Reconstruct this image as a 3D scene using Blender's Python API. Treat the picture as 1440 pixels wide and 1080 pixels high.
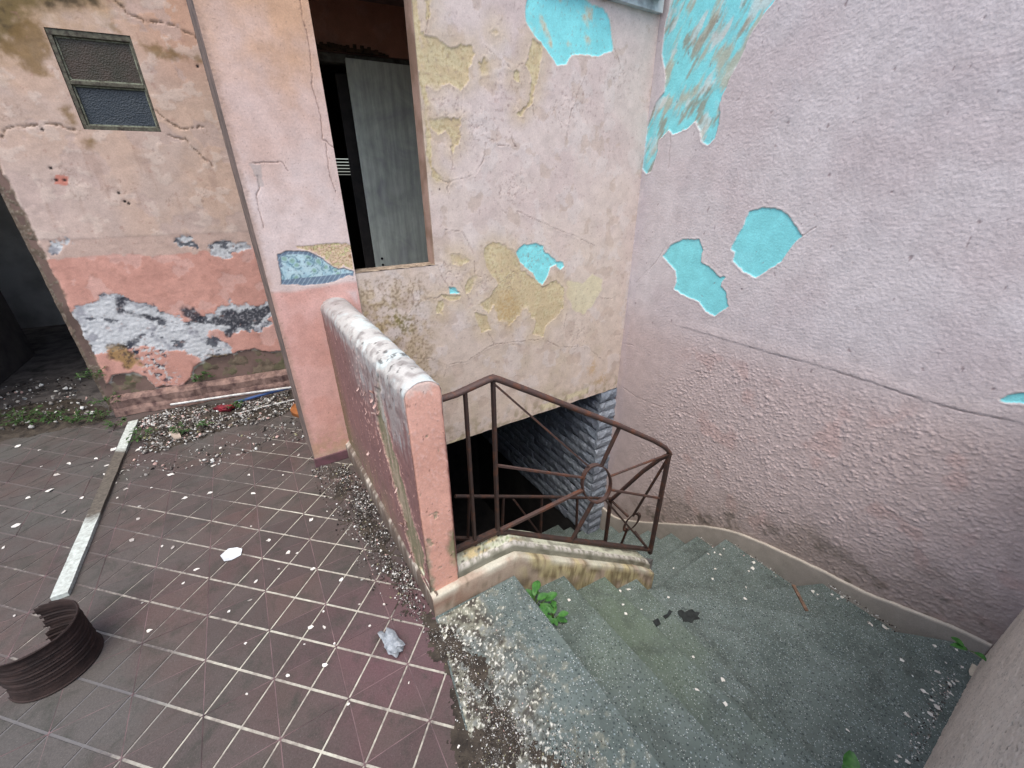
import bpy, bmesh, math, random
import numpy as np
from mathutils import Vector, Matrix

for o in list(bpy.data.objects):
    bpy.data.objects.remove(o)
SC = bpy.context.scene
COL = SC.collection
rng = np.random.default_rng(7)
random.seed(7)
R = math.radians

# ------------------------------------------------------------------ camera
F_PX, PITCH, ROLL, CAM_H = 573.25, 0.4494, -0.0089, 1.5
_fw = np.array([0, math.cos(PITCH), -math.sin(PITCH)])
_rt = np.array([1.0, 0, 0])
_up = np.cross(_rt, _fw)
_c, _s = math.cos(ROLL), math.sin(ROLL)
CAMR = np.array([_c*_rt+_s*_up, -_s*_rt+_c*_up, _fw])
CPOS = np.array([0, 0, CAM_H])
cam = bpy.data.cameras.new('camera')
cam.sensor_width = 36
cam.lens = F_PX/1440*36
cam.clip_start = 0.02
cam.clip_end = 200
camo = bpy.data.objects.new('camera', cam)
COL.objects.link(camo)
m = Matrix.Identity(4)
for i in range(3):
    m[i][0] = CAMR[0][i]; m[i][1] = CAMR[1][i]; m[i][2] = -CAMR[2][i]; m[i][3] = CPOS[i]
camo.matrix_world = m
SC.camera = camo

# ------------------------------------------------------------------ daylight
SUN_EL, SUN_AZ = 66.0, 186.0          # azimuth clockwise from +Y; high soft light
w = bpy.data.worlds.new('World'); SC.world = w; w.use_nodes = True
nt = w.node_tree
sky = nt.nodes.new('ShaderNodeTexSky'); sky.sky_type = 'NISHITA'; sky.sun_disc = False
sky.sun_elevation = R(SUN_EL); sky.sun_rotation = R(SUN_AZ)
sky.air_density = 1.0; sky.dust_density = 4.0; sky.ozone_density = 1.0
bg = nt.nodes['Background']; bg.inputs[1].default_value = 0.15
nt.links.new(sky.outputs[0], bg.inputs[0])
sl = bpy.data.lights.new('sun', 'SUN'); sl.energy = 0.85; sl.angle = R(50); sl.color = (1.0, .955, .90)
so = bpy.data.objects.new('sun', sl); COL.objects.link(so)
_d = Vector((math.sin(R(SUN_AZ))*math.cos(R(SUN_EL)), math.cos(R(SUN_AZ))*math.cos(R(SUN_EL)), math.sin(R(SUN_EL))))
so.rotation_euler = _d.to_track_quat('Z', 'Y').to_euler()
so.location = (0, 0, 6)
SC.view_settings.view_transform = 'Standard'
SC.view_settings.look = 'None'
SC.view_settings.gamma = 1
SC.view_settings.exposure = 0.98
SC.render.engine = 'CYCLES'

# ------------------------------------------------------------------ survey of the place
# The measured photograph gives real directions and planes; everything is built on those planes.
def ray(x, y):
    return np.array([(x-720)/F_PX, (540-y)/F_PX, 1.0]) @ CAMR
def atz(x, y, z=0.0):
    d = ray(x, y); return CPOS+d*(z-CAM_H)/d[2]
def dirn(a):
    return np.array([math.cos(R(a)), math.sin(R(a)), 0.0])
ZUP = np.array([0, 0, 1.0])

class Plane:
    """vertical plane: origin o, direction e along it, n out of its front face"""
    def __init__(s, o, ang, sign=1):
        s.o = np.array([o[0], o[1], 0.0]); s.e = dirn(ang)*sign
        n = np.array([s.e[1], -s.e[0], 0.0])
        s.n = n if n @ (CPOS-s.o) > 0 else -n
    def px(s, x, y):
        d = ray(x, y); t = ((s.o-CPOS) @ s.n)/(d @ s.n); return CPOS+d*t
    def uz(s, x, y):
        p = s.px(x, y); return (float((p-s.o) @ s.e), float(p[2]))
    def poly(s, pts, off=(0, 0), k=1.0):
        return np.array([s.uz(off[0]+x*k, off[1]+y*k) for x, y in pts])
    def P(s, u, z, out=0.0):
        return s.o+s.e*u+ZUP*z+s.n*out

PB = Plane((-1.1815, 2.0010), 32)                 # stairwell wall and pillar front
CR = PB.P(2.523, 0)                               # inner corner of the stairwell
PR = Plane(CR, 123, -1)                           # long right wall, u runs from the corner forwards
PW = Plane(atz(160, 583), 24)                     # porch back wall
PS = Plane((2.25, 1.18), 212)                     # wall on the near right, u runs from its far end
E1, D1 = PB.e, -PB.n
LT, LB = (-0.306, 1.033), (0.003, 1.218)

# ------------------------------------------------------------------ colour / noise helpers
def c(r, g, b):
    v = np.array([r, g, b], float)/255
    return np.where(v <= .04045, v/12.92, ((v+.055)/1.055)**2.4)

def _hash(ix, iy, seed):
    h = (ix.astype(np.int64)*374761393+iy.astype(np.int64)*668265263+seed*1442695041) & 0xffffffff
    h = ((h ^ (h >> 13))*1274126177) & 0xffffffff
    h = ((h ^ (h >> 16))*2246822519) & 0xffffffff
    return (h ^ (h >> 15)) & 0xffffffff
def perlin(x, y, seed=0):
    ix, iy = np.floor(x), np.floor(y); fx, fy = x-ix, y-iy
    u, v = fx*fx*fx*(fx*(fx*6-15)+10), fy*fy*fy*(fy*(fy*6-15)+10)
    def g(dx, dy):
        a = _hash(ix+dx, iy+dy, seed)*(2*math.pi/4294967296.0)
        return np.cos(a)*(fx-dx)+np.sin(a)*(fy-dy)
    a = g(0, 0)*(1-u)+g(1, 0)*u; b = g(0, 1)*(1-u)+g(1, 1)*u
    return (a*(1-v)+b*v)*1.5
def fbm(x, y, f=1.0, o=4, seed=0, gain=.5):
    s = 0; a = 1; n = 0
    for k in range(o):
        s = s+a*perlin(x*f, y*f, seed+k*17); n += a; a *= gain; f *= 2.03
    return s/n*1.4
def worley(x, y, seed=0):
    ix, iy = np.floor(x), np.floor(y)
    f1 = np.full(x.shape, 9.0); f2 = np.full(x.shape, 9.0)
    for dx in (-1, 0, 1):
        for dy in (-1, 0, 1):
            h = _hash(ix+dx, iy+dy, seed)
            px = ix+dx+(h & 0xffff)/65536.0; py = iy+dy+(h >> 16)/65536.0
            d = np.hypot(px-x, py-y)
            f2 = np.where(d < f1, f1, np.minimum(f2, d)); f1 = np.minimum(f1, d)
    return f1, f2
def spatter(x, y, seed=0, r0=.48):
    """separate rounded lumps of random size, as a spray gun leaves them"""
    ix, iy = np.floor(x), np.floor(y); out = np.zeros(x.shape)
    for dx in (-1, 0, 1):
        for dy in (-1, 0, 1):
            h = _hash(ix+dx, iy+dy, seed); h2 = _hash(ix+dx, iy+dy, seed+91)
            px = ix+dx+(h & 0xffff)/65536.0; py = iy+dy+(h >> 16)/65536.0; rr = r0*(.35+.85*(h2 & 0xffff)/65536.0)
            d = np.hypot(px-x, py-y)/rr
            out = np.maximum(out, np.sqrt(np.clip(1-d*d, 0, 1))*rr*((h2 >> 16) > 22000))
    return out
def sst(a, b, x):
    t = np.clip((x-a)/(b-a), 0, 1); return t*t*(3-2*t)
def sdf(x, y, poly, far=.25):
    """signed distance to a polygon, positive inside"""
    out = np.full(x.shape, -float(far))
    lo, hi = poly.min(0)-far, poly.max(0)+far
    sel = (x > lo[0]) & (x < hi[0]) & (y > lo[1]) & (y < hi[1])
    px, py = x[sel], y[sel]
    d = np.full(px.shape, 1e9); ins = np.zeros(px.shape, bool)
    n = len(poly)
    for i in range(n):
        a, b = poly[i], poly[(i+1) % n]
        e = b-a; L = e @ e+1e-12
        t = np.clip(((px-a[0])*e[0]+(py-a[1])*e[1])/L, 0, 1)
        d = np.minimum(d, (px-a[0]-t*e[0])**2+(py-a[1]-t*e[1])**2)
        cnd = (a[1] > py) != (b[1] > py)
        with np.errstate(divide='ignore', invalid='ignore'):
            ins ^= cnd & (px < (b[0]-a[0])*(py-a[1])/(b[1]-a[1]+1e-15)+a[0])
    d = np.sqrt(d)
    out[sel] = np.where(ins, d, -d)
    return out
def sdfs(x, y, polys, far=.25):
    s = np.full(x.shape, -far)
    for p in polys: s = np.maximum(s, sdf(x, y, p, far))
    return s
def dline(x, y, pl, far=.06):
    out = np.full(x.shape, far)
    lo, hi = pl.min(0)-far, pl.max(0)+far
    sel = (x > lo[0]) & (x < hi[0]) & (y > lo[1]) & (y < hi[1])
    px, py = x[sel], y[sel]; d = np.full(px.shape, 1e9)
    for a, b in zip(pl[:-1], pl[1:]):
        e = b-a; L = e @ e+1e-12
        t = np.clip(((px-a[0])*e[0]+(py-a[1])*e[1])/L, 0, 1)
        d = np.minimum(d, (px-a[0]-t*e[0])**2+(py-a[1]-t*e[1])**2)
    out[sel] = np.sqrt(d)
    return out
def mix(C, col, mk):
    mk = np.clip(mk, 0, 1)[..., None]
    return C*(1-mk)+np.asarray(col)*mk

# ------------------------------------------------------------------ object helpers
ROOT = {}
def tag(o, label=None, cat=None, group=None, kind=None):
    for k, v in (('label', label), ('category', cat), ('group', group), ('kind', kind)):
        if v: o[k] = v
    return o
def thing(name, label, cat, loc, group=None):
    o = bpy.data.objects.new(name, None); COL.objects.link(o)
    o.location = [float(v) for v in loc]; o.empty_display_size = .1
    ROOT[o.name] = np.array(loc, float)
    return tag(o, label, cat, group)
def rootloc(p):
    while p is not None and p.name not in ROOT: p = p.parent
    return ROOT[p.name] if p is not None else np.zeros(3)
def link(name, me, parent=None, loc=None):
    o = bpy.data.objects.new(name, me); COL.objects.link(o)
    if parent is not None: o.parent = parent
    elif loc is not None:
        o.location = [float(v) for v in loc]; ROOT[o.name] = np.array(loc, float)
    return o
def mesh(name, V, Fs, mat, parent=None, loc=None, smooth=False, colr=None, mats=None, fmat=None):
    V = np.asarray(V, float).reshape(-1, 3)
    if parent is not None: base = rootloc(parent)
    else:
        if loc is None:
            loc = np.array([V[:, 0].mean(), V[:, 1].mean(), V[:, 2].min()])
        base = np.asarray(loc, float)
    me = bpy.data.meshes.new(name)
    V = V-base
    if isinstance(Fs, np.ndarray):
        nf, k = Fs.shape
        me.vertices.add(len(V)); me.vertices.foreach_set('co', V.astype(np.float32).ravel())
        me.loops.add(nf*k); me.loops.foreach_set('vertex_index', Fs.astype(np.int32).ravel())
        me.polygons.add(nf)
        me.polygons.foreach_set('loop_start', np.arange(0, nf*k, k, dtype=np.int32))
        me.polygons.foreach_set('loop_total', np.full(nf, k, dtype=np.int32))
        me.update(calc_edges=True); me.validate()
    else:
        me.from_pydata([tuple(v) for v in V], [], [tuple(int(i) for i in f) for f in Fs])
    for mm in (mats or [mat]): me.materials.append(mm)
    if fmat is not None: me.polygons.foreach_set('material_index', np.asarray(fmat, np.int32))
    if smooth is not False:
        me.polygons.foreach_set('use_smooth', np.ones(len(me.polygons), bool))
        if smooth is not True: me.set_sharp_from_angle(angle=R(smooth))
    if colr is not None:
        a = me.color_attributes.new('Col', 'FLOAT_COLOR', 'POINT')
        q = np.ones((len(V), 4), np.float32); q[:, :3] = np.clip(colr, 0, 1)
        a.data.foreach_set('color', q.ravel())
    me.update()
    return link(name, me, parent, None if parent is not None else loc)

class MB:
    """collects boxes, bars, tubes and prisms into one mesh"""
    def __init__(s): s.V = []; s.F = []; s.n = 0
    def add(s, V, F):
        V = np.asarray(V, float); s.V.append(V); s.F += [tuple(int(i)+s.n for i in f) for f in F]; s.n += len(V); return s
    def hexa(s, B, T):
        return s.add(list(B)+list(T), [(3, 2, 1, 0), (4, 5, 6, 7), (0, 1, 5, 4), (1, 2, 6, 5), (2, 3, 7, 6), (3, 0, 4, 7)])
    def box(s, o, ex, ey, ez):
        o, ex, ey, ez = [np.asarray(v, float) for v in (o, ex, ey, ez)]
        b = [o, o+ex, o+ex+ey, o+ey]
        if np.cross(ex, ey) @ ez < 0: b = b[::-1]
        return s.hexa(b, [p+ez for p in b])
    def prism(s, poly, z0, z1):
        """polygon (x,y) list; z0/z1 scalars or lists"""
        poly = [np.asarray(p, float) for p in poly]; n = len(poly)
        area = sum(poly[i][0]*poly[(i+1) % n][1]-poly[(i+1) % n][0]*poly[i][1] for i in range(n))
        z0 = [z0]*n if np.isscalar(z0) else list(z0); z1 = [z1]*n if np.isscalar(z1) else list(z1)
        if area < 0: poly, z0, z1 = poly[::-1], z0[::-1], z1[::-1]
        B = [(p[0], p[1], z) for p, z in zip(poly, z0)]; T = [(p[0], p[1], z) for p, z in zip(poly, z1)]
        return s.add(B+T, [tuple(range(n-1, -1, -1)), tuple(range(n, 2*n))]+[(i, (i+1) % n, n+(i+1) % n, n+i) for i in range(n)])
    def tube(s, pts, r, k=8, flat=1.0, up=ZUP):
        pts = [np.asarray(p, float) for p in pts]; n = len(pts); V = []
        for i, p in enumerate(pts):
            t = pts[min(i+1, n-1)]-pts[max(i-1, 0)]; t = t/(np.linalg.norm(t)+1e-12)
            a = np.cross(t, up)
            if np.linalg.norm(a) < 1e-4: a = np.cross(t, np.array([.3, 1, .1]))
            a /= np.linalg.norm(a); b = np.cross(a, t)
            rr = r if np.isscalar(r) else r[i]
            for j in range(k):
                q = 2*math.pi*(j+.5)/k
                V.append(p+a*math.cos(q)*rr+b*math.sin(q)*rr*flat)
        F = [(i*k+j, i*k+(j+1) % k, (i+1)*k+(j+1) % k, (i+1)*k+j) for i in range(n-1) for j in range(k)]
        F += [tuple(range(k-1, -1, -1)), tuple(range((n-1)*k, n*k))]
        return s.add(V, F)
    def bar(s, a, b, w, h, up=ZUP):
        a, b = np.asarray(a, float), np.asarray(b, float)
        t = (b-a)/np.linalg.norm(b-a); x = np.cross(t, up)
        if np.linalg.norm(x) < 1e-3: x = np.cross(t, E1)
        x /= np.linalg.norm(x); y = np.cross(x, t)
        return s.box(a-x*w/2-y*h/2, x*w, y*h, b-a)
    def build(s, name, mat, parent=None, loc=None, smooth=False, bevel=0, rough=0, seed=0):
        V = np.concatenate(s.V)
        if bevel:
            bm = bmesh.new(); vs = [bm.verts.new(v) for v in V]
            for f in s.F:
                try: bm.faces.new([vs[i] for i in f])
                except ValueError: pass
            bmesh.ops.recalc_face_normals(bm, faces=bm.faces)
            bmesh.ops.bevel(bm, geom=[e for e in bm.edges if e.calc_face_angle(0) > .5], offset=bevel, segments=2, affect='EDGES', profile=.6)
            bm.verts.index_update()
            V = np.array([v.co[:] for v in bm.verts]); Fs = [[v.index for v in f.verts] for f in bm.faces]; bm.free()
        else: Fs = s.F
        if rough:
            V = V+np.stack([fbm(V[:, 0]*9+V[:, 2]*5+k*7, V[:, 1]*9+V[:, 2]*7, 1, 2, seed+k) for k in range(3)], 1)*rough
        return mesh(name, V, Fs, mat, parent, loc, smooth)

# ------------------------------------------------------------------ materials
def nodes(name):
    mt = bpy.data.materials.new(name); mt.use_nodes = True
    n = mt.node_tree.nodes; l = mt.node_tree.links
    return mt, n, l, n['Principled BSDF']
def N(n, t, **kw):
    q = n.new(t)
    for k, v in kw.items():
        if k in q.inputs: q.inputs[k].default_value = v
        else: setattr(q, k, v)
    return q
def noise(n, l, co, scale, detail=4, rough=.55, dist=0):
    q = n.new('ShaderNodeTexNoise'); q.inputs['Scale'].default_value = scale; q.inputs['Detail'].default_value = detail
    q.inputs['Roughness'].default_value = rough; q.inputs['Distortion'].default_value = dist
    l.new(co, q.inputs['Vector']); return q
def ramp(n, l, src, stops):
    q = n.new('ShaderNodeValToRGB'); e = q.color_ramp.elements
    while len(e) < len(stops): e.new(.5)
    for i, (p, col) in enumerate(stops):
        e[i].position = p; e[i].color = (*[float(v) for v in (col if not np.isscalar(col) else (col,)*3)], 1)
    l.new(src, q.inputs[0]); return q
def mixn(n, l, fac, a, b, mode='MIX'):
    q = n.new('ShaderNodeMix'); q.data_type = 'RGBA'; q.blend_type = mode
    for s, v in ((q.inputs['Factor'], fac), (q.inputs['A'], a), (q.inputs['B'], b)):
        if hasattr(v, 'is_linked'): l.new(v, s)
        elif s.type == 'VALUE': s.default_value = float(v)
        else: s.default_value = (*[float(x) for x in v], 1)
    return q.outputs['Result']
def bump(n, l, h, strength, dist, bsdf, prev=None):
    q = n.new('ShaderNodeBump'); q.inputs['Strength'].default_value = strength; q.inputs['Distance'].default_value = dist
    l.new(h, q.inputs['Height'])
    if prev is not None: l.new(prev, q.inputs['Normal'])
    l.new(q.outputs[0], bsdf.inputs['Normal']); return q.outputs[0]
def wpos(n):
    return n.new('ShaderNodeNewGeometry').outputs['Position']

def make_plaster(name, bs=.25, rough=.85, grain=320):
    mt, n, l, b = nodes(name)
    at = N(n, 'ShaderNodeAttribute', attribute_name='Col')
    p = wpos(n)
    f1 = noise(n, l, p, 14, 5, .6); f2 = noise(n, l, p, 140, 4, .65)
    v = ramp(n, l, f1.outputs[0], [(.3, .86), (.7, 1.06)]); v2 = ramp(n, l, f2.outputs[0], [(.3, .86), (.72, 1.08)])
    q = mixn(n, l, 1, at.outputs['Color'], v.outputs[0], 'MULTIPLY'); q = mixn(n, l, 1, q, v2.outputs[0], 'MULTIPLY')
    l.new(q, b.inputs['Base Color']); b.inputs['Roughness'].default_value = rough
    b.inputs['Specular IOR Level'].default_value = .25
    g = noise(n, l, p, grain, 3, .6)
    bump(n, l, g.outputs[0], bs, .004, b)
    return mt
def make_plain(name, col, col2=None, scale=20, rough=.8, bs=.2, bscale=120, metal=0, spec=.3, lo=.4, hi=.65, detail=5):
    mt, n, l, b = nodes(name); p = wpos(n)
    f = noise(n, l, p, scale, detail, .62)
    r = ramp(n, l, f.outputs[0], [(lo, col), (hi, col2 if col2 is not None else np.asarray(col)*.75)])
    l.new(r.outputs[0], b.inputs['Base Color']); b.inputs['Roughness'].default_value = rough; b.inputs['Metallic'].default_value = metal
    b.inputs['Specular IOR Level'].default_value = spec
    g = noise(n, l, p, bscale, 4, .6); bump(n, l, g.outputs[0], bs, .004, b)
    return mt
def make_col(name, rough=.85, bs=.1):
    mt, n, l, b = nodes(name)
    at = N(n, 'ShaderNodeAttribute', attribute_name='Col')
    f = noise(n, l, wpos(n), 260, 3, .6); v = ramp(n, l, f.outputs[0], [(.3, .8), (.7, 1.1)])
    l.new(mixn(n, l, 1, at.outputs['Color'], v.outputs[0], 'MULTIPLY'), b.inputs['Base Color'])
    b.inputs['Roughness'].default_value = rough; b.inputs['Specular IOR Level'].default_value = .25
    return mt

M = {}
M['plaster'] = make_plaster('old_painted_plaster')
M['spray'] = make_plaster('sprayed_render', .55, .9, 95)
M['debris'] = make_col('debris_chips')
M['rough_pink'] = make_plain('pink_render', c(196, 172, 166), c(176, 150, 144), 6, .9, .5, 90)
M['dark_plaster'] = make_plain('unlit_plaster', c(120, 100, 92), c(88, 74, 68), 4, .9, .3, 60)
M['room'] = make_plain('grimy_room_paint', c(196, 194, 190), c(160, 158, 154), 3, .9, .2, 60)
M['black_room'] = make_plain('near_black_walls', c(52, 50, 50), c(30, 30, 32), 3, .95, .2, 60)  # near black surfaces of inner room, stairwell pit and porch floor
M['concrete'] = make_plain('weathered_concrete', c(128, 128, 126), c(92, 92, 92), 8, .9, .4, 90)
M['iron'] = make_plain('brown_painted_iron', c(74, 57, 52), c(104, 64, 44), 22, .6, .35, 200, 0, .4, .5, .72)
M['iron_dark'] = make_plain('dark_rusted_iron', c(56, 44, 40), c(88, 56, 40), 26, .65, .35, 200, 0, .35, .5, .74)
M['rust'] = make_plain('rusty_tin', c(56, 44, 41), c(36, 29, 28), 26, .75, .5, 160, .15, .3, .35, .7)
M['door'] = None
# ---- tile, groove, soil and terrazzo materials
def make_tile():
    mt, n, l, b = nodes('maroon_cement_tile'); p = wpos(n)
    oi = n.new('ShaderNodeObjectInfo')
    r = ramp(n, l, oi.outputs['Random'], [(0, c(84, 67, 65)), (.35, c(72, 60, 59)), (.7, c(80, 68, 64)), (1, c(90, 71, 68))])
    # faded magenta by the landing
    d = N(n, 'ShaderNodeVectorMath', operation='DISTANCE'); l.new(p, d.inputs[0]); d.inputs[1].default_value = (-.36, .98, 0)
    nz = noise(n, l, p, 5, 4, .6)
    dd = N(n, 'ShaderNodeMath', operation='MULTIPLY_ADD'); l.new(nz.outputs[0], dd.inputs[0]); dd.inputs[1].default_value = .5; l.new(d.outputs['Value'], dd.inputs[2])
    mg = ramp(n, l, dd.outputs[0], [(.35, .8), (.7, 0)])
    q = mixn(n, l, mg.outputs[0], r.outputs[0], c(98, 66, 74))
    # grey film of dust, thicker towards the porch and the tin
    sx = n.new('ShaderNodeSeparateXYZ'); l.new(p, sx.inputs[0])
    mx = N(n, 'ShaderNodeMapRange'); l.new(sx.outputs[0], mx.inputs[0]); mx.inputs[1].default_value = -2.6; mx.inputs[2].default_value = -.5; mx.inputs[3].default_value = .95; mx.inputs[4].default_value = .35
    f = noise(n, l, p, 2.6, 6, .62, .4); fr = ramp(n, l, f.outputs[0], [(.30, 0), (.60, 1)])
    fm = N(n, 'ShaderNodeMath', operation='MULTIPLY'); l.new(fr.outputs[0], fm.inputs[0]); l.new(mx.outputs[0], fm.inputs[1])
    dt = N(n, 'ShaderNodeVectorMath', operation='DISTANCE'); l.new(p, dt.inputs[0]); dt.inputs[1].default_value = (-1.42, .70, 0)
    dq = N(n, 'ShaderNodeMath', operation='MULTIPLY_ADD'); l.new(nz.outputs[0], dq.inputs[0]); dq.inputs[1].default_value = .5; l.new(dt.outputs['Value'], dq.inputs[2])
    dr_ = ramp(n, l, dq.outputs[0], [(.42, .85), (.66, 0)]); mxm = N(n, 'ShaderNodeMath', operation='MAXIMUM'); l.new(fm.outputs[0], mxm.inputs[0]); l.new(dr_.outputs[0], mxm.inputs[1]); fm = mxm
    q = mixn(n, l, fm.outputs[0], q, c(84, 83, 80))
    f3 = noise(n, l, p, 9, 6, .7, .6); gr = ramp(n, l, f3.outputs[0], [(.5, 0), (.72, .75)])
    q = mixn(n, l, gr.outputs[0], q, c(54, 58, 52))
    f4 = noise(n, l, p, 190, 3, .6); v = ramp(n, l, f4.outputs[0], [(.3, .78), (.72, 1.14)])
    q = mixn(n, l, 1, q, v.outputs[0], 'MULTIPLY')
    sp = noise(n, l, p, 620, 2, .5); sr = ramp(n, l, sp.outputs[0], [(.68, 0), (.74, .7)])
    q = mixn(n, l, sr.outputs[0], q, c(150, 140, 138))
    l.new(q, b.inputs['Base Color'])
    rr = ramp(n, l, f3.outputs[0], [(.3, .62), (.7, .85)]); l.new(rr.outputs[0], b.inputs['Roughness'])
    b.inputs['Specular IOR Level'].default_value = .3
    bump(n, l, f4.outputs[0], .3, .003, b)
    return mt
def make_groove():
    mt, n, l, b = nodes('white_grout_lines'); p = wpos(n)
    sx = n.new('ShaderNodeSeparateXYZ'); l.new(p, sx.inputs[0])
    mx = N(n, 'ShaderNodeMapRange'); l.new(sx.outputs[0], mx.inputs[0]); mx.inputs[1].default_value = -2.3; mx.inputs[2].default_value = -1.05; mx.inputs[3].default_value = .22; mx.inputs[4].default_value = -.1
    f = noise(n, l, p, 3.4, 5, .7, .3)
    ad = N(n, 'ShaderNodeMath', operation='ADD'); l.new(f.outputs[0], ad.inputs[0]); l.new(mx.outputs[0], ad.inputs[1])
    g = noise(n, l, p, 60, 3, .6); ad2 = N(n, 'ShaderNodeMath', operation='MULTIPLY_ADD'); l.new(g.outputs[0], ad2.inputs[0]); ad2.inputs[1].default_value = .5; l.new(ad.outputs[0], ad2.inputs[2])
    r = ramp(n, l, ad2.outputs[0], [(.48, c(192, 193, 178)), (.68, c(156, 152, 142)), (.88, c(92, 86, 84))])
    dt = N(n, 'ShaderNodeVectorMath', operation='DISTANCE'); l.new(p, dt.inputs[0]); dt.inputs[1].default_value = (-1.42, .70, 0)
    dq = N(n, 'ShaderNodeMath', operation='MULTIPLY_ADD'); l.new(f.outputs[0], dq.inputs[0]); dq.inputs[1].default_value = .5; l.new(dt.outputs['Value'], dq.inputs[2])
    dr_ = ramp(n, l, dq.outputs[0], [(.44, .9), (.62, 0)])
    l.new(mixn(n, l, dr_.outputs[0], r.outputs[0], c(92, 92, 94)), b.inputs['Base Color']); b.inputs['Roughness'].default_value = .9
    bump(n, l, g.outputs[0], .4, .003, b)
    return mt
def make_terrazzo(name, splat=False):
    mt, n, l, b = nodes(name); p = wpos(n)
    f = noise(n, l, p, 5, 5, .6); base = ramp(n, l, f.outputs[0], [(.35, c(98, 110, 108)), (.68, c(80, 92, 90))])
    q = base.outputs[0]
    for sc, col, t0, t1, seed in ((66, c(50, 61, 63), .24, .33, 0), (84, c(136, 150, 154), .2, .3, 3.3), (52, c(112, 124, 124), .2, .3, 7.7), (115, c(54, 62, 64), .25, .35, 5.1), (140, c(206, 212, 208), .16, .25, 2.2)):
        vc = N(n, 'ShaderNodeVectorMath', operation='ADD'); l.new(p, vc.inputs[0]); vc.inputs[1].default_value = (seed, seed*1.7, 0)
        vo = n.new('ShaderNodeTexVoronoi'); vo.inputs['Scale'].default_value = sc; l.new(vc.outputs[0], vo.inputs['Vector'])
        rr = ramp(n, l, vo.outputs['Distance'], [(t0, 1), (t1, 0)])
        wn = n.new('ShaderNodeTexWhiteNoise'); l.new(vo.outputs['Color'], wn.inputs['Vector'])
        gt = ramp(n, l, wn.outputs['Value'], [(.5, 0), (.56, .85)])
        mm = N(n, 'ShaderNodeMath', operation='MULTIPLY'); l.new(rr.outputs[0], mm.inputs[0]); l.new(gt.outputs[0], mm.inputs[1])
        q = mixn(n, l, mm.outputs[0], q, col)
    # algae film near the inner curb
    d = N(n, 'ShaderNodeVectorMath', operation='DISTANCE'); l.new(p, d.inputs[0]); d.inputs[1].default_value = (.52, 1.22, -.35)
    nz = noise(n, l, p, 4, 5, .65)
    dd = N(n, 'ShaderNodeMath', operation='MULTIPLY_ADD'); l.new(nz.outputs[0], dd.inputs[0]); dd.inputs[1].default_value = .9; l.new(d.outputs['Value'], dd.inputs[2])
    al = ramp(n, l, dd.outputs[0], [(.5, .6), (1.05, .06)])
    q = mixn(n, l, al.outputs[0], q, c(84, 98, 76))
    dn = noise(n, l, p, 7, 6, .7, .5); dr = ramp(n, l, dn.outputs[0], [(.5, 0), (.74, .7)])
    q = mixn(n, l, dr.outputs[0], q, c(56, 62, 58))
    if splat:
        at = N(n, 'ShaderNodeAttribute', attribute_name='Col'); af = N(n, 'ShaderNodeAttribute', attribute_name='Mask')
        q = mixn(n, l, af.outputs['Fac'], q, at.outputs['Color'])
    l.new(q, b.inputs['Base Color']); b.inputs['Roughness'].default_value = .72; b.inputs['Specular IOR Level'].default_value = .3
    g = noise(n, l, p, 170, 4, .6); bump(n, l, g.outputs[0], .35, .003, b)
    return mt
M['tile'] = make_tile(); M['groove'] = make_groove(); M['terrazzo'] = make_terrazzo('grey_green_terrazzo'); M['terrazzo_splat'] = make_terrazzo('stained_terrazzo', True)
M['joint'] = make_plain('dirty_joint', c(128, 106, 108), c(84, 74, 75), 9, .95, .3, 90)
M['soil'] = make_plain('dark_soil', c(72, 66, 58), c(44, 40, 36), 18, 1, .8, 130)
M['dirt_floor'] = make_plain('rubble_dirt', c(98, 94, 92), c(52, 50, 50), 7, 1, .9, 60)

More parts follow.
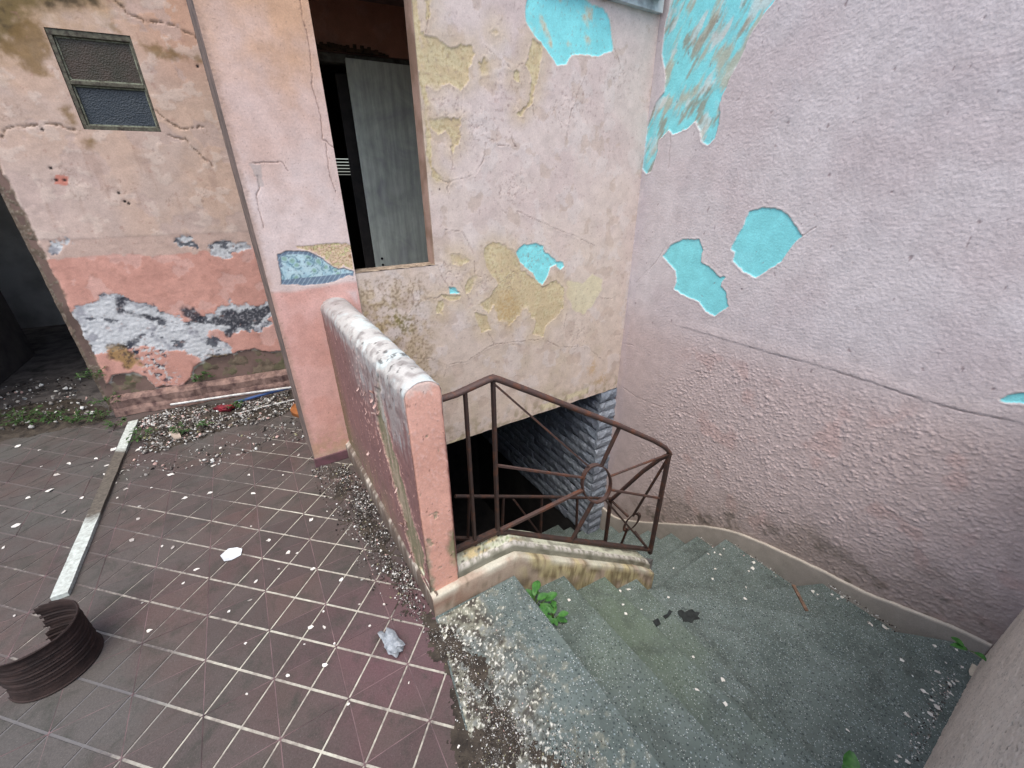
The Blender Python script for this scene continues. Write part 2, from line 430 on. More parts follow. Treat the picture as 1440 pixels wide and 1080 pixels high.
# ------------------------------------------------------------------ floor and tiles
W0 = PW
fl_poly = [(-6.5, -2.5), (.30, -2.5), (.30, -.15), tuple(LT), (-.27, 1.06), tuple(PB.P(.33, 0, .0)[:2]), tuple(PB.P(.33, 0, -1.0)[:2]),
           tuple(PW.P(2.6, 0, .02)[:2]), tuple(PW.P(-1.6, 0, .0)[:2]), (-6.5, 3.0)]
mb = MB(); mb.prism(fl_poly, -.155, -.0045)
floor = mb.build('floor', M['tile'], loc=(-1.2, 1, 0)); tag(floor, kind='structure')
S_T, A_T, O_T = .14128, -.22272, np.array([-1.43212, .66640])
uT = np.array([math.cos(A_T), math.sin(A_T)]); vT = np.array([-uT[1], uT[0]])
def tile_mesh(seed):
    rr = np.random.default_rng(seed)
    V = []; Fs = []; mi = []
    cs = [uT*S_T, vT*S_T, -uT*S_T, -vT*S_T]
    k = .985
    V += [(*(q*k), -.0024) for q in cs]+[(*(q*k), -.02) for q in cs]
    Fs += [(0, 1, 2, 3), (1, 0, 4, 5), (2, 1, 5, 6), (3, 2, 6, 7), (0, 3, 7, 4)]; mi += [1]+[0]*4
    for i in range(4):
        o = len(V); q0, q1 = cs[i], cs[(i+1) % 4]; V += [(*(q0*.999), -.0005), (*(q1*.999), -.0005), (*(q1*.982), -.0005), (*(q0*.982), -.0005)]; Fs.append((o, o+1, o+2, o+3)); mi.append(2)
        a, b2 = cs[i]/S_T, cs[(i+1) % 4]/S_T
        r_ = .0009
        def loop(e, z):
            # triangle inset: g+e from the two groove axes, r_+e from the outer edge
            ga = e+(.0036 if i % 2 == 0 else .0026); gb = e+(.0026 if i % 2 == 0 else .0036); out = (r_+e*.3)*math.sqrt(2)
            p0 = a*gb+b2*ga; p1 = a*(S_T-out-ga)+b2*ga; p2 = a*gb+b2*(S_T-out-gb)
            return [(*p, z) for p in (p0, p1, p2)]
        o = len(V); j = rr.normal(0, .0001, 3)
        V += loop(0, -.0026)+[(x, y, z+j[q]) for q, (x, y, z) in enumerate(loop(.0012, 0))]
        Fs += [(o+3, o+4, o+5), (o, o+1, o+4, o+3), (o+1, o+2, o+5, o+4), (o+2, o, o+3, o+5)]; mi += [0]*4
    me = bpy.data.meshes.new('tile'); me.from_pydata([tuple(map(float, v)) for v in V], [], Fs)
    me.materials.append(M['tile']); me.materials.append(M['groove']); me.materials.append(M['joint']); me.polygons.foreach_set('material_index', mi); me.update()
    return me
tms = [tile_mesh(i) for i in range(4)]
ctr = np.array(fl_poly)
def inpoly(p, poly):
    return sdf(np.array([p[0]]), np.array([p[1]]), np.asarray(poly, float), 9)[0]
def proj(p):
    d = CAMR @ (np.asarray(p, float)-CPOS); return (720+F_PX*d[0]/d[2], 540-F_PX*d[1]/d[2], d[2])
tile_area = [(-6, .1), (.1, .1), (-.03, .45), (-.27, .98), (-.42, 1.22), (-1.02, 2.12), tuple(PB.P(.2, 0, -.3)[:2]), tuple(atz(415, 552)[:2]), tuple(atz(330, 572)[:2]), tuple(atz(160, 598)[:2]), tuple(atz(0, 622)[:2]), (-6, 2.0)]
nt_ = 0; rest = []
for i in range(-40, 20):
    for j in range(-12, 30):
        if (i+j) % 2 == 0: continue
        p = O_T+uT*S_T*i+vT*S_T*j
        if inpoly(p, tile_area) < -.02: continue
        x, y, z = proj((p[0], p[1], 0))
        if z < .25 or x < -90 or x > 760 or y > 1210:
            if -4.6 < p[0] < .1 and p[1] > -.6: rest.append(p)
            continue
        o = bpy.data.objects.new('tile', tms[(i*7+j*3) % 4]); COL.objects.link(o); o.parent = floor
        o.location = Vector((float(p[0])+1.2, float(p[1])-1, random.gauss(0, .0006)))
        o.rotation_euler = (random.gauss(0, .004), random.gauss(0, .004), random.gauss(0, .002)); nt_ += 1
tv = [v.co[:] for v in tms[0].vertices]; tf = [tuple(f.vertices) for f in tms[0].polygons]; tm = [f.material_index for f in tms[0].polygons]
V = np.concatenate([np.array(tv)+np.r_[p, 0] for p in rest]); Fs = [tuple(i+q*len(tv) for i in f) for q in range(len(rest)) for f in tf]
tag(mesh('tile_field', V, Fs, None, floor, mats=[M['tile'], M['groove'], M['joint']], fmat=tm*len(rest)), kind='stuff')
# earth strip and doorway ground
gp = [tuple(atz(0, 600)[:2]), tuple(atz(150, 583)[:2])]

# ------------------------------------------------------------------ staircase
H = .155
stair = thing('staircase', 'grey green terrazzo winding staircase dropping from the tiled floor beside the iron railing', 'staircase', (.6, 1.2, -.5))
# lines: nosing n = (inner point, outer point)
sS = lambda s, off=0: np.array([0, 1.22])+np.array([.891, .454])*s+np.array([-.454, .891])*off
NOS = {0: ((.003, 1.218), (.668, .191)), 1: ((.241, 1.339), (.907, .341)), 2: ((.473, 1.457), (1.126, .478)), 3: ((.687, 1.566), (1.265, .564)),
       4: ((.80, 1.627), (2.29, 1.298)), 5: ((.86, 1.66), (1.969, 1.774)), 6: ((.95, 1.86), (1.633, 2.292)), 7: ((.85, 2.06), (1.519, 2.470)),
       8: ((.735, 2.25), (1.393, 2.656)), 9: ((.62, 2.44), (1.275, 2.845)), 10: ((.51, 2.62), (1.158, 3.03)), 11: ((.39, 2.81), (1.04, 3.21)),
       12: ((.27, 3.0), (.92, 3.40)), 13: ((.15, 3.19), (.80, 3.59)), 14: ((.03, 3.38), (.68, 3.78))}
def ext(a, b, ea, eb):
    a, b = np.array(a, float), np.array(b, float); d = (b-a)/np.linalg.norm(b-a); return a-d*ea, b+d*eb
for n_ in range(1, 15):
    a0, b0 = ext(*NOS[n_-1], .07, .06); a1, b1 = ext(*NOS[n_], .07, .06)
    back = np.array(NOS[n_-1][0])-np.array(NOS[n_][0]); back = back/np.linalg.norm(back)*.04
    poly = [a0+back, b0+back]
    if n_ == 4: poly.append(np.array([2.40, 1.22]))
    poly += [b1, a1]
    if n_ == 4: poly = [a0+back, b0+back, np.array([2.42, 1.20]), b1, a1]
    mb = MB(); mb.prism(poly, -n_*H-.19, -n_*H)
    mb.build('step', M['terrazzo'], stair, bevel=.008)
# landing slab with a finely divided stained top
lp = np.array([(-.306, 1.033), (.003, 1.218), (.668, .191), (.9, -.2), (.30, -.2), (-.04, .40)])
mb = MB(); mb.prism([tuple(p) for p in lp], -.19, .004)
landing = mb.build('landing_slab', M['terrazzo'], stair, bevel=.004)
a0, a1 = np.array([.003, 1.218]), np.array([.668, .191]); dl = (a1-a0)/np.linalg.norm(a1-a0); nl = np.array([dl[1], -dl[0]])
if nl @ (np.array([-.3, 1])-a0) < 0: nl = -nl
st = .0032
S_, T_ = np.meshgrid(np.arange(0.004, .80, st), np.arange(.006, .43, st), indexing='ij')
X, Y = a0[0]+dl[0]*S_+nl[0]*T_, a0[1]+dl[1]*S_+nl[1]*T_
inside = sdf(X, Y, lp, 1.0) > .004
big = fbm(X, Y, 5, 4, 3); f_ = fbm(X, Y, 26, 4, 5); g_ = fbm(X, Y, 70, 3, 9)
wear = sst(.03, .32, T_+.05*big)                      # rubbish gathers towards the tiles
w1, w2 = worley(X*75+.6*f_, Y*75, 4); w3, _ = worley(X*80, Y*80, 8)
spots = sst(.36, .50, fbm(X, Y, 85, 3, 81)+.22*fbm(X, Y, 13, 3, 83)+.18*wear-.1)*sst(-.1, .45, wear*.8+.5*f_-.1)
lich = sst(-.05, .25, f_+.5*big+wear*.7-.35)
C = np.zeros(X.shape+(3,))+c(120, 124, 120)
C = mix(C, c(166, 164, 130), lich*.35); C = mix(C, c(64, 56, 48), sst(.25, .7, wear+.35*big)*sst(-.3, .3, f_))
C = mix(C, c(214, 216, 206), spots*.9); C = mix(C, c(190, 188, 164), spots*sst(0, .3, big)*.4)
mask = np.clip(np.maximum.reduce([spots*.95, lich*.4, sst(.5, .95, wear+.35*big)*.85]), 0, 1)
Zt = .0055+.0012*np.clip(f_, -1, 1)+.002*spots+.004*wear*np.clip(g_+.3, 0, 1)
idx = -np.ones(X.shape, int); idx[inside] = np.arange(inside.sum())
q = inside[:-1, :-1] & inside[1:, :-1] & inside[1:, 1:] & inside[:-1, 1:]
Fq = np.stack([idx[:-1, :-1][q], idx[:-1, 1:][q], idx[1:, 1:][q], idx[1:, :-1][q]], 1)
if np.cross(np.r_[dl, 0], np.r_[nl, 0])[2] > 0: Fq = Fq[:, ::-1]
o = mesh('stained_surface', np.stack([X[inside], Y[inside], Zt[inside]], 1), np.ascontiguousarray(Fq), M['terrazzo_splat'], landing, smooth=True, colr=C[inside])
a = o.data.attributes.new('Mask', 'FLOAT', 'POINT'); a.data.foreach_set('value', mask[inside].astype(np.float32))

# outer skirting along the right wall: worn cement, follows the winders
sk = [(868, 729), (900, 733), (934.7, 735), (983, 738), (1015, 742), (1039, 747.8), (1072, 761.7), (1100, 774), (1140, 792.5), (1222, 834), (1312, 867.5), (1389, 900)]
up = np.array([PR.uz(x, y) for x, y in sk]); up[-1, 0] = 2.515
us = np.linspace(-.0, 2.515, 160); zs = np.interp(us, up[:, 0], up[:, 1])
for _ in range(3): zs = np.convolve(np.pad(zs, 3, 'edge'), np.ones(7)/7, 'valid')
zs = zs+.004*fbm(us, us*0, 9, 3, 2)
prof = [(.0, -.42), (.02, -.42), (.021, -.012), (.016, -.002), (.009, .0), (.0, .0)]
V = np.array([PR.P(u, z+dz, o_) for u, z in zip(us, zs) for o_, dz in prof]); k = len(prof)
rr_ = np.repeat(us, k)
V += PR.n*(.0016*fbm(V[:, 0]+V[:, 1], V[:, 2], 30, 3, 4))[:, None]
Cs = np.zeros((len(V), 3))+c(142, 137, 130); Cs = mix(Cs, c(196, 190, 178), np.tile(np.array([0, 0, .1, .9, 1, .9]), len(us)))
Cs = mix(Cs, c(92, 96, 86), .6*np.tile(np.array([1, 1, .1, 0, 0, 0]), len(us))*sst(-.3, .4, fbm(rr_, V[:, 2], 6, 3, 3)))
Fs = [(i*k+j, (i+1)*k+j, (i+1)*k+j+1, i*k+j+1) for i in range(len(us)-1) for j in range(k-1)]
mesh('outer_skirting', V, np.array(Fs), M['plaster'], stair, smooth=35, colr=Cs)
# inner curb: lower band with a set-back cap, level past the parapet then falling with the steps, rounded at the newel
def curb_path(off, n=90):
    """stair-side line of the curb at offset off behind the riser line; ends with a half round at the newel"""
    pts = []
    a = np.array([-.306, 1.033])
    e1 = E1[:2]; nn1 = np.array([-e1[1], e1[0]]); nn2 = np.array([-.454, .891])
    bend = sS(0, off)
    bis = np.array([0, 1.22])
    pts.append((a+nn1*off, -.37)); pts.append((a+nn1*off+e1*.28, -.09))
    for s in np.linspace(.0, .885, 40): pts.append((sS(s, off), s))
    # round the end
    rad = .065-off
    cen = sS(.885, .065)
    d = np.array([.891, .454])
    for t in np.linspace(0, math.pi, 16)[1:]:
        p = cen+nn2*(-math.cos(t))*rad+d*math.sin(t)*rad
        pts.append((p, .885+max(0, math.sin(t))*rad))
    return pts
def zcurb(s): return .104 if s < .02 else .104-.66*(s-.02)-1.3*max(0, s-.77)**2
def curb_piece(name, off, dz_top, depth, mat, colfn, prof_round=.012, seed=0):
    pts = curb_path(off)
    P2 = np.array([p for p, s in pts]); ss = np.array([s for p, s in pts])
    # resample
    L = np.r_[0, np.cumsum(np.linalg.norm(np.diff(P2, axis=0), axis=1))]; q = np.arange(0, L[-1], .007)
    X_, Y_, s_ = np.interp(q, L, P2[:, 0]), np.interp(q, L, P2[:, 1]), np.interp(q, L, ss)
    zt = np.array([zcurb(s) for s in s_])+dz_top
    tx = np.gradient(X_); ty = np.gradient(Y_); tl = np.hypot(tx, ty); nx, ny = ty/tl, -tx/tl      # outward
    # the top is closed towards the centre line of the curb
    cx = np.array([sS(min(s, .86), .10) if s > 0 else None for s in s_], dtype=object)
    rows = []
    hh = np.r_[np.linspace(-depth, -prof_round, 16), -prof_round*.4, -prof_round*.1, 0]
    oo = np.r_[np.zeros(16), -prof_round*.25, -prof_round*.65, -prof_round]
    for h, o_ in zip(hh, oo): rows.append(np.stack([X_+nx*o_, Y_+ny*o_, zt+h], 1))
    # flat top in to the back line
    for w_ in np.linspace(.02, .13-off, 9):
        e1 = E1[:2]; ox = np.where(s_ < 0, -e1[1], -.454); oy = np.where(s_ < 0, e1[0], .891)
        k_ = np.clip((.96-s_)/.10, 0.0, 1)*np.where(np.arange(len(q)) < np.argmax(s_), 1, 0)
        cxy = np.array([sS(min(max(s, 0), .885), .065) for s in s_])
        tox, toy = X_-nx*w_, Y_-ny*w_
        endm = (s_ > .885) | (np.arange(len(q)) > np.argmax(s_))
        wq = min(w_, .095-off*.5)
        fx = np.where(endm, X_+(cxy[:, 0]-X_)*min(1, w_/(.128-off)), tox); fy = np.where(endm, Y_+(cxy[:, 1]-Y_)*min(1, w_/(.128-off)), toy)
        rows.append(np.stack([fx, fy, zt+.001*0], 1))
    G = np.stack(rows, 0); nr, nc = G.shape[:2]
    ln = np.repeat(q[None], nr, 0); hv = np.repeat(np.r_[hh, np.zeros(9)][:, None], nc, 1); wv = np.repeat(np.r_[np.zeros(19), np.linspace(.02, .2, 9)][:, None], nc, 1)
    nse = fbm(ln, hv-wv, 22, 4, seed)
    G[..., 2] += .0022*fbm(ln, wv, 26, 3, seed+3)*(wv > 0); G[..., 0] += (nx*.002)[None]*nse; G[..., 1] += (ny*.002)[None]*nse
    C = colfn(ln, hv, wv, np.repeat(s_[None], nr, 0))
    i, j = np.meshgrid(np.arange(nr-1), np.arange(nc-1), indexing='ij')
    Fq = np.stack([i*nc+j, i*nc+j+1, (i+1)*nc+j+1, (i+1)*nc+j], -1).reshape(-1, 4)
    return mesh(name, G.reshape(-1, 3), Fq, mat, stair, smooth=50, colr=C.reshape(-1, 3))
def col_band(l_, h, w_, s):
    C = np.zeros(l_.shape+(3,))+c(172, 156, 140)
    a = fbm(l_, h, 10, 4, 41); b = fbm(l_*1.0, h*.25, 55, 4, 42)
    C = mix(C, c(188, 178, 138), sst(-.35, .25, a)*sst(-.02, .12, s)); C = mix(C, c(132, 116, 88), sst(.0, .5, b+.4*a)*sst(.0, .2, s)*.8)
    C = mix(C, c(96, 84, 62), sst(.1, .5, fbm(l_, h, 16, 4, 43)+.3*(s > .3))*.6)
    C = mix(C, c(150, 122, 106), sst(.1, .3, -s)*sst(-.2, .3, a)*.8)
    C = mix(C, c(206, 208, 192), sst(-.022, -.006, h)*sst(-.4, .5, fbm(l_, w_, 9, 5, 44))*.75)
    return C
def col_cap(l_, h, w_, s):
    C = np.zeros(l_.shape+(3,))+c(138, 138, 124)
    a = fbm(l_, h-w_, 12, 4, 51); b = fbm(l_, h-w_, 45, 4, 52)
    C = mix(C, c(112, 112, 98), sst(-.1, .4, a)*(w_ <= 0)*.8)
    top = (w_ > 0)*1.0
    C = mix(C, c(196, 200, 178), top*sst(-.4, .15, a+.4*b)); C = mix(C, c(206, 190, 146), top*sst(.05, .35, -a+.3*b)*sst(.12, -.05, s)*.9)
    C = mix(C, c(108, 132, 78), top*sst(.15, .4, b+.3*a)*.7*sst(.25, .0, np.abs(s+.02))); C = mix(C, c(60, 56, 46), top*sst(.38, .55, fbm(l_, w_, 60, 3, 57))*sst(.1, -.1, s)*.9)
    C = mix(C, c(216, 212, 206), sst(-.012, -.002, h)*(w_ <= .02)*sst(-.3, .3, b)*.7)
    C = mix(C, c(96, 84, 70), sst(.5, .9, s)*sst(-.1, .4, a)*.5)
    return C
curb_piece('curb_band', 0, 0, .5, M['plaster'], col_band, .010, 61)
curb_piece('curb_cap', .03, .044, .050, M['plaster'], col_cap, .016, 71)
# return of the curb that carries the second flight's railing
mb = MB(); p0 = np.array([.85, 1.80]); dd2 = dirn(122.5)[:2]; n2 = np.array([.843, .537])
mb.prism([p0+n2*.03, p0-n2*.09, p0-n2*.09+dd2*1.9, p0+n2*.03+dd2*1.9], [-1.1, -1.1, -2.6, -2.6], [-.60, -.60, -1.92, -1.92])
mb.build('curb_return', M['concrete'], stair, bevel=.006)
# masonry under the curb
mb = MB(); mb.prism([sS(.0, .02), sS(.88, .02), sS(.88, .11), sS(-.30, .115), (-.26, 1.10)], -3.0, [-.3, -.75, -.75, -.1, -.1])
mb.build('curb_core', M['black_room'], stair)

# ------------------------------------------------------------------ iron railing
rail = thing('stair_railing', 'brown painted iron railing with a ring and radiating bars beside the steps', 'railing', (*sS(.3, .154), 0))
def RP(s, z, out=0.0):
    # the rail stands .10 behind the riser line
    s = .9565*s-.0243; z = 1.5+.9565*(z-1.5)
    if s >= -.0243: p = sS(s, .10+out)
    else: p = np.array(sS(-.0243, .10+out))+E1[:2]*(s+.0243)
    return np.array([p[0], p[1], z])
SE = 1.032
def tube(name, pts, r, mat='iron', k=8, flat=1.0, parent=rail): return MB().tube(pts, r, k, flat).build(name, M[mat], parent, smooth=40)
def bar(name, a, b, w_, h, mat='iron_dark', parent=rail): return MB().bar(a, b, w_, h).build(name, M[mat], parent, bevel=.0015)
hr = [RP(-.235, .842), RP(-.15, .846), RP(-.03, .868), RP(.0, .872), RP(.03, .856), RP(.3, .692), RP(.65, .478), RP(.9, .315), RP(.985, .25), RP(1.02, .214), RP(SE+.012, .185)]
tube('handrail', hr, [.0145, .0145, .0155, .0155, .0155, .0155, .0155, .0155, .015, .014, .012], 'iron', 12, .8)
bar('post', RP(-.115, .10), RP(-.115, .846), .018, .011); bar('post', RP(0, .095), RP(0, .86), .019, .012)
bar('newel_post', RP(SE, -.56), RP(SE, .20), .02, .02)
def zb(s): return .112 if s < .01 else .112-.632*(s-.01)
bar('bottom_rail', RP(-.235, .122), RP(0, .118), .026, .018); bar('bottom_rail', RP(.0, .114), RP(SE, zb(SE)+.006), .028, .014)
# ring
rc_s, rc_z = .545, .172
ra, rb = .095, .12
ring = [RP(rc_s+ra*math.cos(t), rc_z+rb*math.sin(t)-.05*math.cos(t)) for t in np.linspace(0, 2*math.pi, 33)]
V = []
mb = MB()
for i in range(32):
    pass
ringw = .02; nn3 = np.array([-.454, .891, 0])
V = []; Fs = []
for i in range(32):
    t = 2*math.pi*i/32
    for sc_, o_ in ((1, -ringw/2), (1, ringw/2), (.93, ringw/2), (.93, -ringw/2)):
        V.append(RP(rc_s+ra*sc_*math.cos(t), rc_z+rb*sc_*math.sin(t)-.05*math.cos(t)*sc_)+nn3*o_)
for i in range(32):
    j = (i+1) % 32
    for k in range(4): Fs.append((i*4+k, i*4+(k+1) % 4, j*4+(k+1) % 4, j*4+k))
mesh('ring', V, Fs, M['iron'], rail, smooth=40)
def onring(t, k=1.0): return RP(rc_s+ra*k*math.cos(t), rc_z+rb*k*math.sin(t)-.05*math.cos(t)*k)
T_ = math.radians
for (a_, t_, w_) in ((RP(.005, .845), T_(128), .010), (RP(.005, .475), T_(168), .012), (RP(.012, .115), T_(205), .017)):
    bar('spoke', a_, onring(t_), w_, w_*.8, 'iron')
bar('spoke', onring(T_(78)), RP(.65, .475), .016, .012)
bar('spoke', onring(T_(262)), RP(.422, zb(.422)+.01), .018, .012)
bar('spoke', onring(T_(30)), RP(SE, .19), .01, .008, 'iron'); bar('spoke', onring(T_(-12)), RP(SE, -.12), .012, .01, 'iron'); bar('spoke', onring(T_(-48)), RP(SE, -.545), .012, .01)
# second flight panel
EPp = np.array(RP(SE, 0)); EPp[2] = 0; d2 = dirn(122.5)
def R2(s, z): return EPp+d2*s*.9565+ZUP*(1.5+.9565*(z-1.5))
tube('handrail', [R2(0, .185), R2(.05, .125), R2(.15, -.03), R2(.345, -.378), R2(.365, -.395)], .015, 'iron', 10, .8)
bar('post', R2(.36, -.385), R2(.36, -1.0), .022, .016)
bar('spoke', R2(.005, .15), R2(.165, -.385), .012, .012); bar('spoke', R2(.345, -.40), R2(.20, -.42), .012, .012)
bar('spoke', R2(.19, -.51), R2(.225, -.70), .012, .012); bar('spoke', R2(.135, -.49), R2(.0, -.55), .012, .012)
V = []; Fs = []
for i in range(20):
    t = 2*math.pi*i/20
    for sc_, o_ in ((1, -.008), (1, .008), (.84, .008), (.84, -.008)):
        V.append(R2(.168+.055*sc_*math.cos(t), -.442-.09*math.cos(t)*sc_+.065*sc_*math.sin(t))+np.array([.843, .537, 0])*o_)
for i in range(20):
    j = (i+1) % 20
    for k in range(4): Fs.append((i*4+k, i*4+(k+1) % 4, j*4+(k+1) % 4, j*4+k))
mesh('small_ring', V, Fs, M['iron_dark'], rail, smooth=40)
# lower run of the railing, going on down under the porch
PL2 = Plane(R2(.36, 0), 32)
lp_ = [PL2.px(858, 701), PL2.px(760, 698.5), PL2.px(640, 698)]
tube('handrail', lp_, .009, 'iron_dark', 8)
bar('bottom_rail', PL2.px(853, 762), PL2.px(640, 757), .02, .014)
for x in (812, 762, 708, 660): bar('post', PL2.px(x, 698), PL2.px(x-2, 758), .014, .01)
bar('spoke', PL2.px(722, 702), PL2.px(762, 755), .012, .01)
# ------------------------------------------------------------------ finely divided wall faces with relief and wear
def face(name, pl, u0, u1, z0, z1, step, fn, mat, parent, zbot=None, drop=None, off=0.0):
    u = np.arange(u0, u1+step*.5, step); u[-1] = u1
    nz = int(math.ceil((z1-z0)/step)); t = np.linspace(0, 1, nz+1)
    U, Tt = np.meshgrid(u, t, indexing='ij')
    zb_ = np.full(u.shape, z0) if zbot is None else zbot(u)
    Z = zb_[:, None]+(z1-zb_)[:, None]*Tt
    C, D = fn(U, Z)
    V = pl.o+U[..., None]*pl.e+Z[..., None]*ZUP+(D+off)[..., None]*pl.n
    nr, nc = U.shape
    i, j = np.meshgrid(np.arange(nr-1), np.arange(nc-1), indexing='ij')
    Fq = np.stack([i*nc+j, (i+1)*nc+j, (i+1)*nc+j+1, i*nc+j+1], -1)
    if np.cross(pl.e, ZUP) @ pl.n < 0: Fq = Fq[..., ::-1]
    if drop is not None:
        Uc = (U[:-1, :-1]+U[1:, 1:])/2; Zc = (Z[:-1, :-1]+Z[1:, 1:])/2
        Fq = Fq[~drop(Uc, Zc)]
    return mesh(name, V.reshape(-1, 3), np.ascontiguousarray(Fq.reshape(-1, 4)), mat, parent, smooth=True, colr=C.reshape(-1, 3))

PINK = c(212, 199, 193); SALMON = c(208, 150, 138); TEAL = c(140, 226, 230); OCHRE = c(200, 183, 148); TAN = c(186, 152, 96)

def edges(s, w):      # thin rim just inside the paint edge
    return np.exp(-(s/w)**2)

# ---- stairwell wall (faces the camera): paint lost in patches, cracks, moss
c5 = dict(off=(400, 340), k=1/3); c2 = dict(off=(400, 0), k=1/3)
bt = [PB.poly(p, **c2) for p in ([(1015, 20), (1020, 90), (1060, 150), (1100, 200), (1150, 275), (1190, 270), (1215, 235), (1260, 225), (1300, 240), (1340, 230), (1380, 215), (1388, 205), (1380, 140), (1370, 70), (1345, 35), (1280, 5), (1230, -30), (1040, -30)],)] + \
     [PB.poly(p, **c5) for p in ([(975, 45), (1010, 10), (1060, 5), (1090, 20), (1100, 45), (1140, 70), (1150, 95), (1120, 110), (1110, 150), (1090, 185), (1065, 160), (1040, 130), (1000, 90)], [(1145, 85), (1175, 85), (1180, 105), (1165, 118), (1148, 105)], [(690, 190), (720, 195), (740, 215), (700, 218)])]
bo = [PB.poly(p, **c2) for p in ([(570, 140), (600, 150), (640, 150), (680, 190), (760, 200), (790, 180), (805, 230), (775, 290), (780, 350), (740, 370), (690, 350), (640, 380), (600, 360), (575, 260)],
      [(535, -20), (560, 0), (575, 140), (600, 380), (622, 700), (680, 770), (640, 765), (606, 690), (580, 400), (545, 200)],
      [(590, 0), (625, -20), (615, 60), (600, 90)],
      [(1045, 160), (1090, 190), (1085, 250), (1060, 380), (1040, 450), (1000, 490), (980, 480), (1030, 430), (1045, 340), (1020, 260)],
      [(610, 490), (640, 500), (745, 500), (745, 560), (735, 610), (710, 640), (700, 580), (680, 550), (640, 560), (610, 540)],
      [(870, 130), (890, 120), (905, 140), (890, 165)], [(820, 260), (850, 240), (870, 270), (860, 310), (830, 320)], [(970, 300), (995, 300), (990, 350), (965, 340)])]
bo += [PB.poly(p, **c5) for p in ([(840, 30), (880, 0), (960, 20), (980, 60), (1000, 120), (1060, 160), (1090, 190), (1150, 160), (1180, 200), (1175, 280), (1150, 320), (1110, 350), (1090, 400), (1050, 390), (1060, 340), (1020, 280), (1000, 280), (990, 310), (950, 350), (900, 330), (885, 270), (860, 300), (820, 260), (870, 230), (900, 180), (850, 100)],
      [(760, 190), (790, 140), (810, 150), (790, 200), (770, 220)], [(645, 250), (670, 250), (665, 310), (645, 300)], [(800, 300), (850, 310), (870, 370), (830, 380)], [(700, 60), (740, 40), (780, 80), (740, 100), (710, 90)],
      [(660, 225), (745, 225), (740, 245), (690, 250)])]
bp = [PB.poly(p, **c5) for p in ([(1190, 160), (1260, 170), (1300, 130), (1340, 160), (1340, 200), (1300, 270), (1260, 310), (1220, 290), (1190, 230)], [(1190, 645), (1290, 610), (1275, 640), (1190, 672)], [(690, 850), (740, 820), (760, 830), (700, 860)], [(1080, 690), (1170, 650), (1180, 680), (1090, 715)])]
by = [PB.poly(p, **c5) for p in ([(1280, 520), (1310, 505), (1315, 550), (1290, 560)], [(1305, 595), (1350, 550), (1360, 580), (1330, 605)], [(905, 220), (960, 210), (1000, 270), (985, 310), (945, 350), (905, 325), (890, 270)])]
bm_ = [PB.poly([(410, 280), (480, 260), (530, 300), (560, 380), (500, 400), (440, 360)], **c5)]
bc = [PB.poly(p, **c5) for p in ([(540, 490), (620, 495), (690, 520), (760, 510), (820, 470), (880, 435), (1000, 420), (1100, 410), (1160, 445), (1280, 440), (1330, 490), (1350, 505)], [(690, 520), (670, 570)], [(860, 380), (885, 435)], [(1180, 200), (1160, 330), (1180, 358), (1190, 300)], [(540, 200), (545, 250), (640, 240), (670, 220)],
      [(640, 100), (690, 190), (745, 215)], [(700, 120), (760, 200), (800, 290), (840, 295)], [(800, 80), (800, 140), (830, 145)], [(905, 180), (960, 130), (985, 120)], [(1300, 230), (1380, 240), (1420, 215)], [(660, 250), (690, 225)], [(940, 170), (975, 225), (990, 200)])]
bc += [PB.poly(p, **c2) for p in ([(700, 560), (710, 700), (690, 790), (695, 820)], [(850, 600), (840, 680), (800, 740), (690, 770), (640, 745)], [(950, 510), (962, 600), (980, 615), (900, 615), (850, 570)], [(1190, 590), (1210, 470), (1240, 390), (1280, 300)], [(755, 360), (745, 500)], [(1380, 140), (1395, 215), (1430, 300)], [(600, 140), (612, 30)],
      [(900, 850), (935, 905)], [(980, 890), (1310, 1035)], [(680, 970), (750, 978), (800, 1070)], [(1040, 430), (1065, 530)], [(915, 250), (960, 290), (1015, 265)], [(840, 180), (885, 235)])]
craze_c = [PB.uz(400+x/3, y/3) for x, y in ((680, 440), (840, 540), (940, 410), (1180, 470), (760, 540), (1230, 420), (1410, 320), (960, 800))]+[PB.uz(400+x/3, 340+y/3) for x, y in ((850, 180), (950, 160), (720, 130), (1230, 380), (1060, 60))]
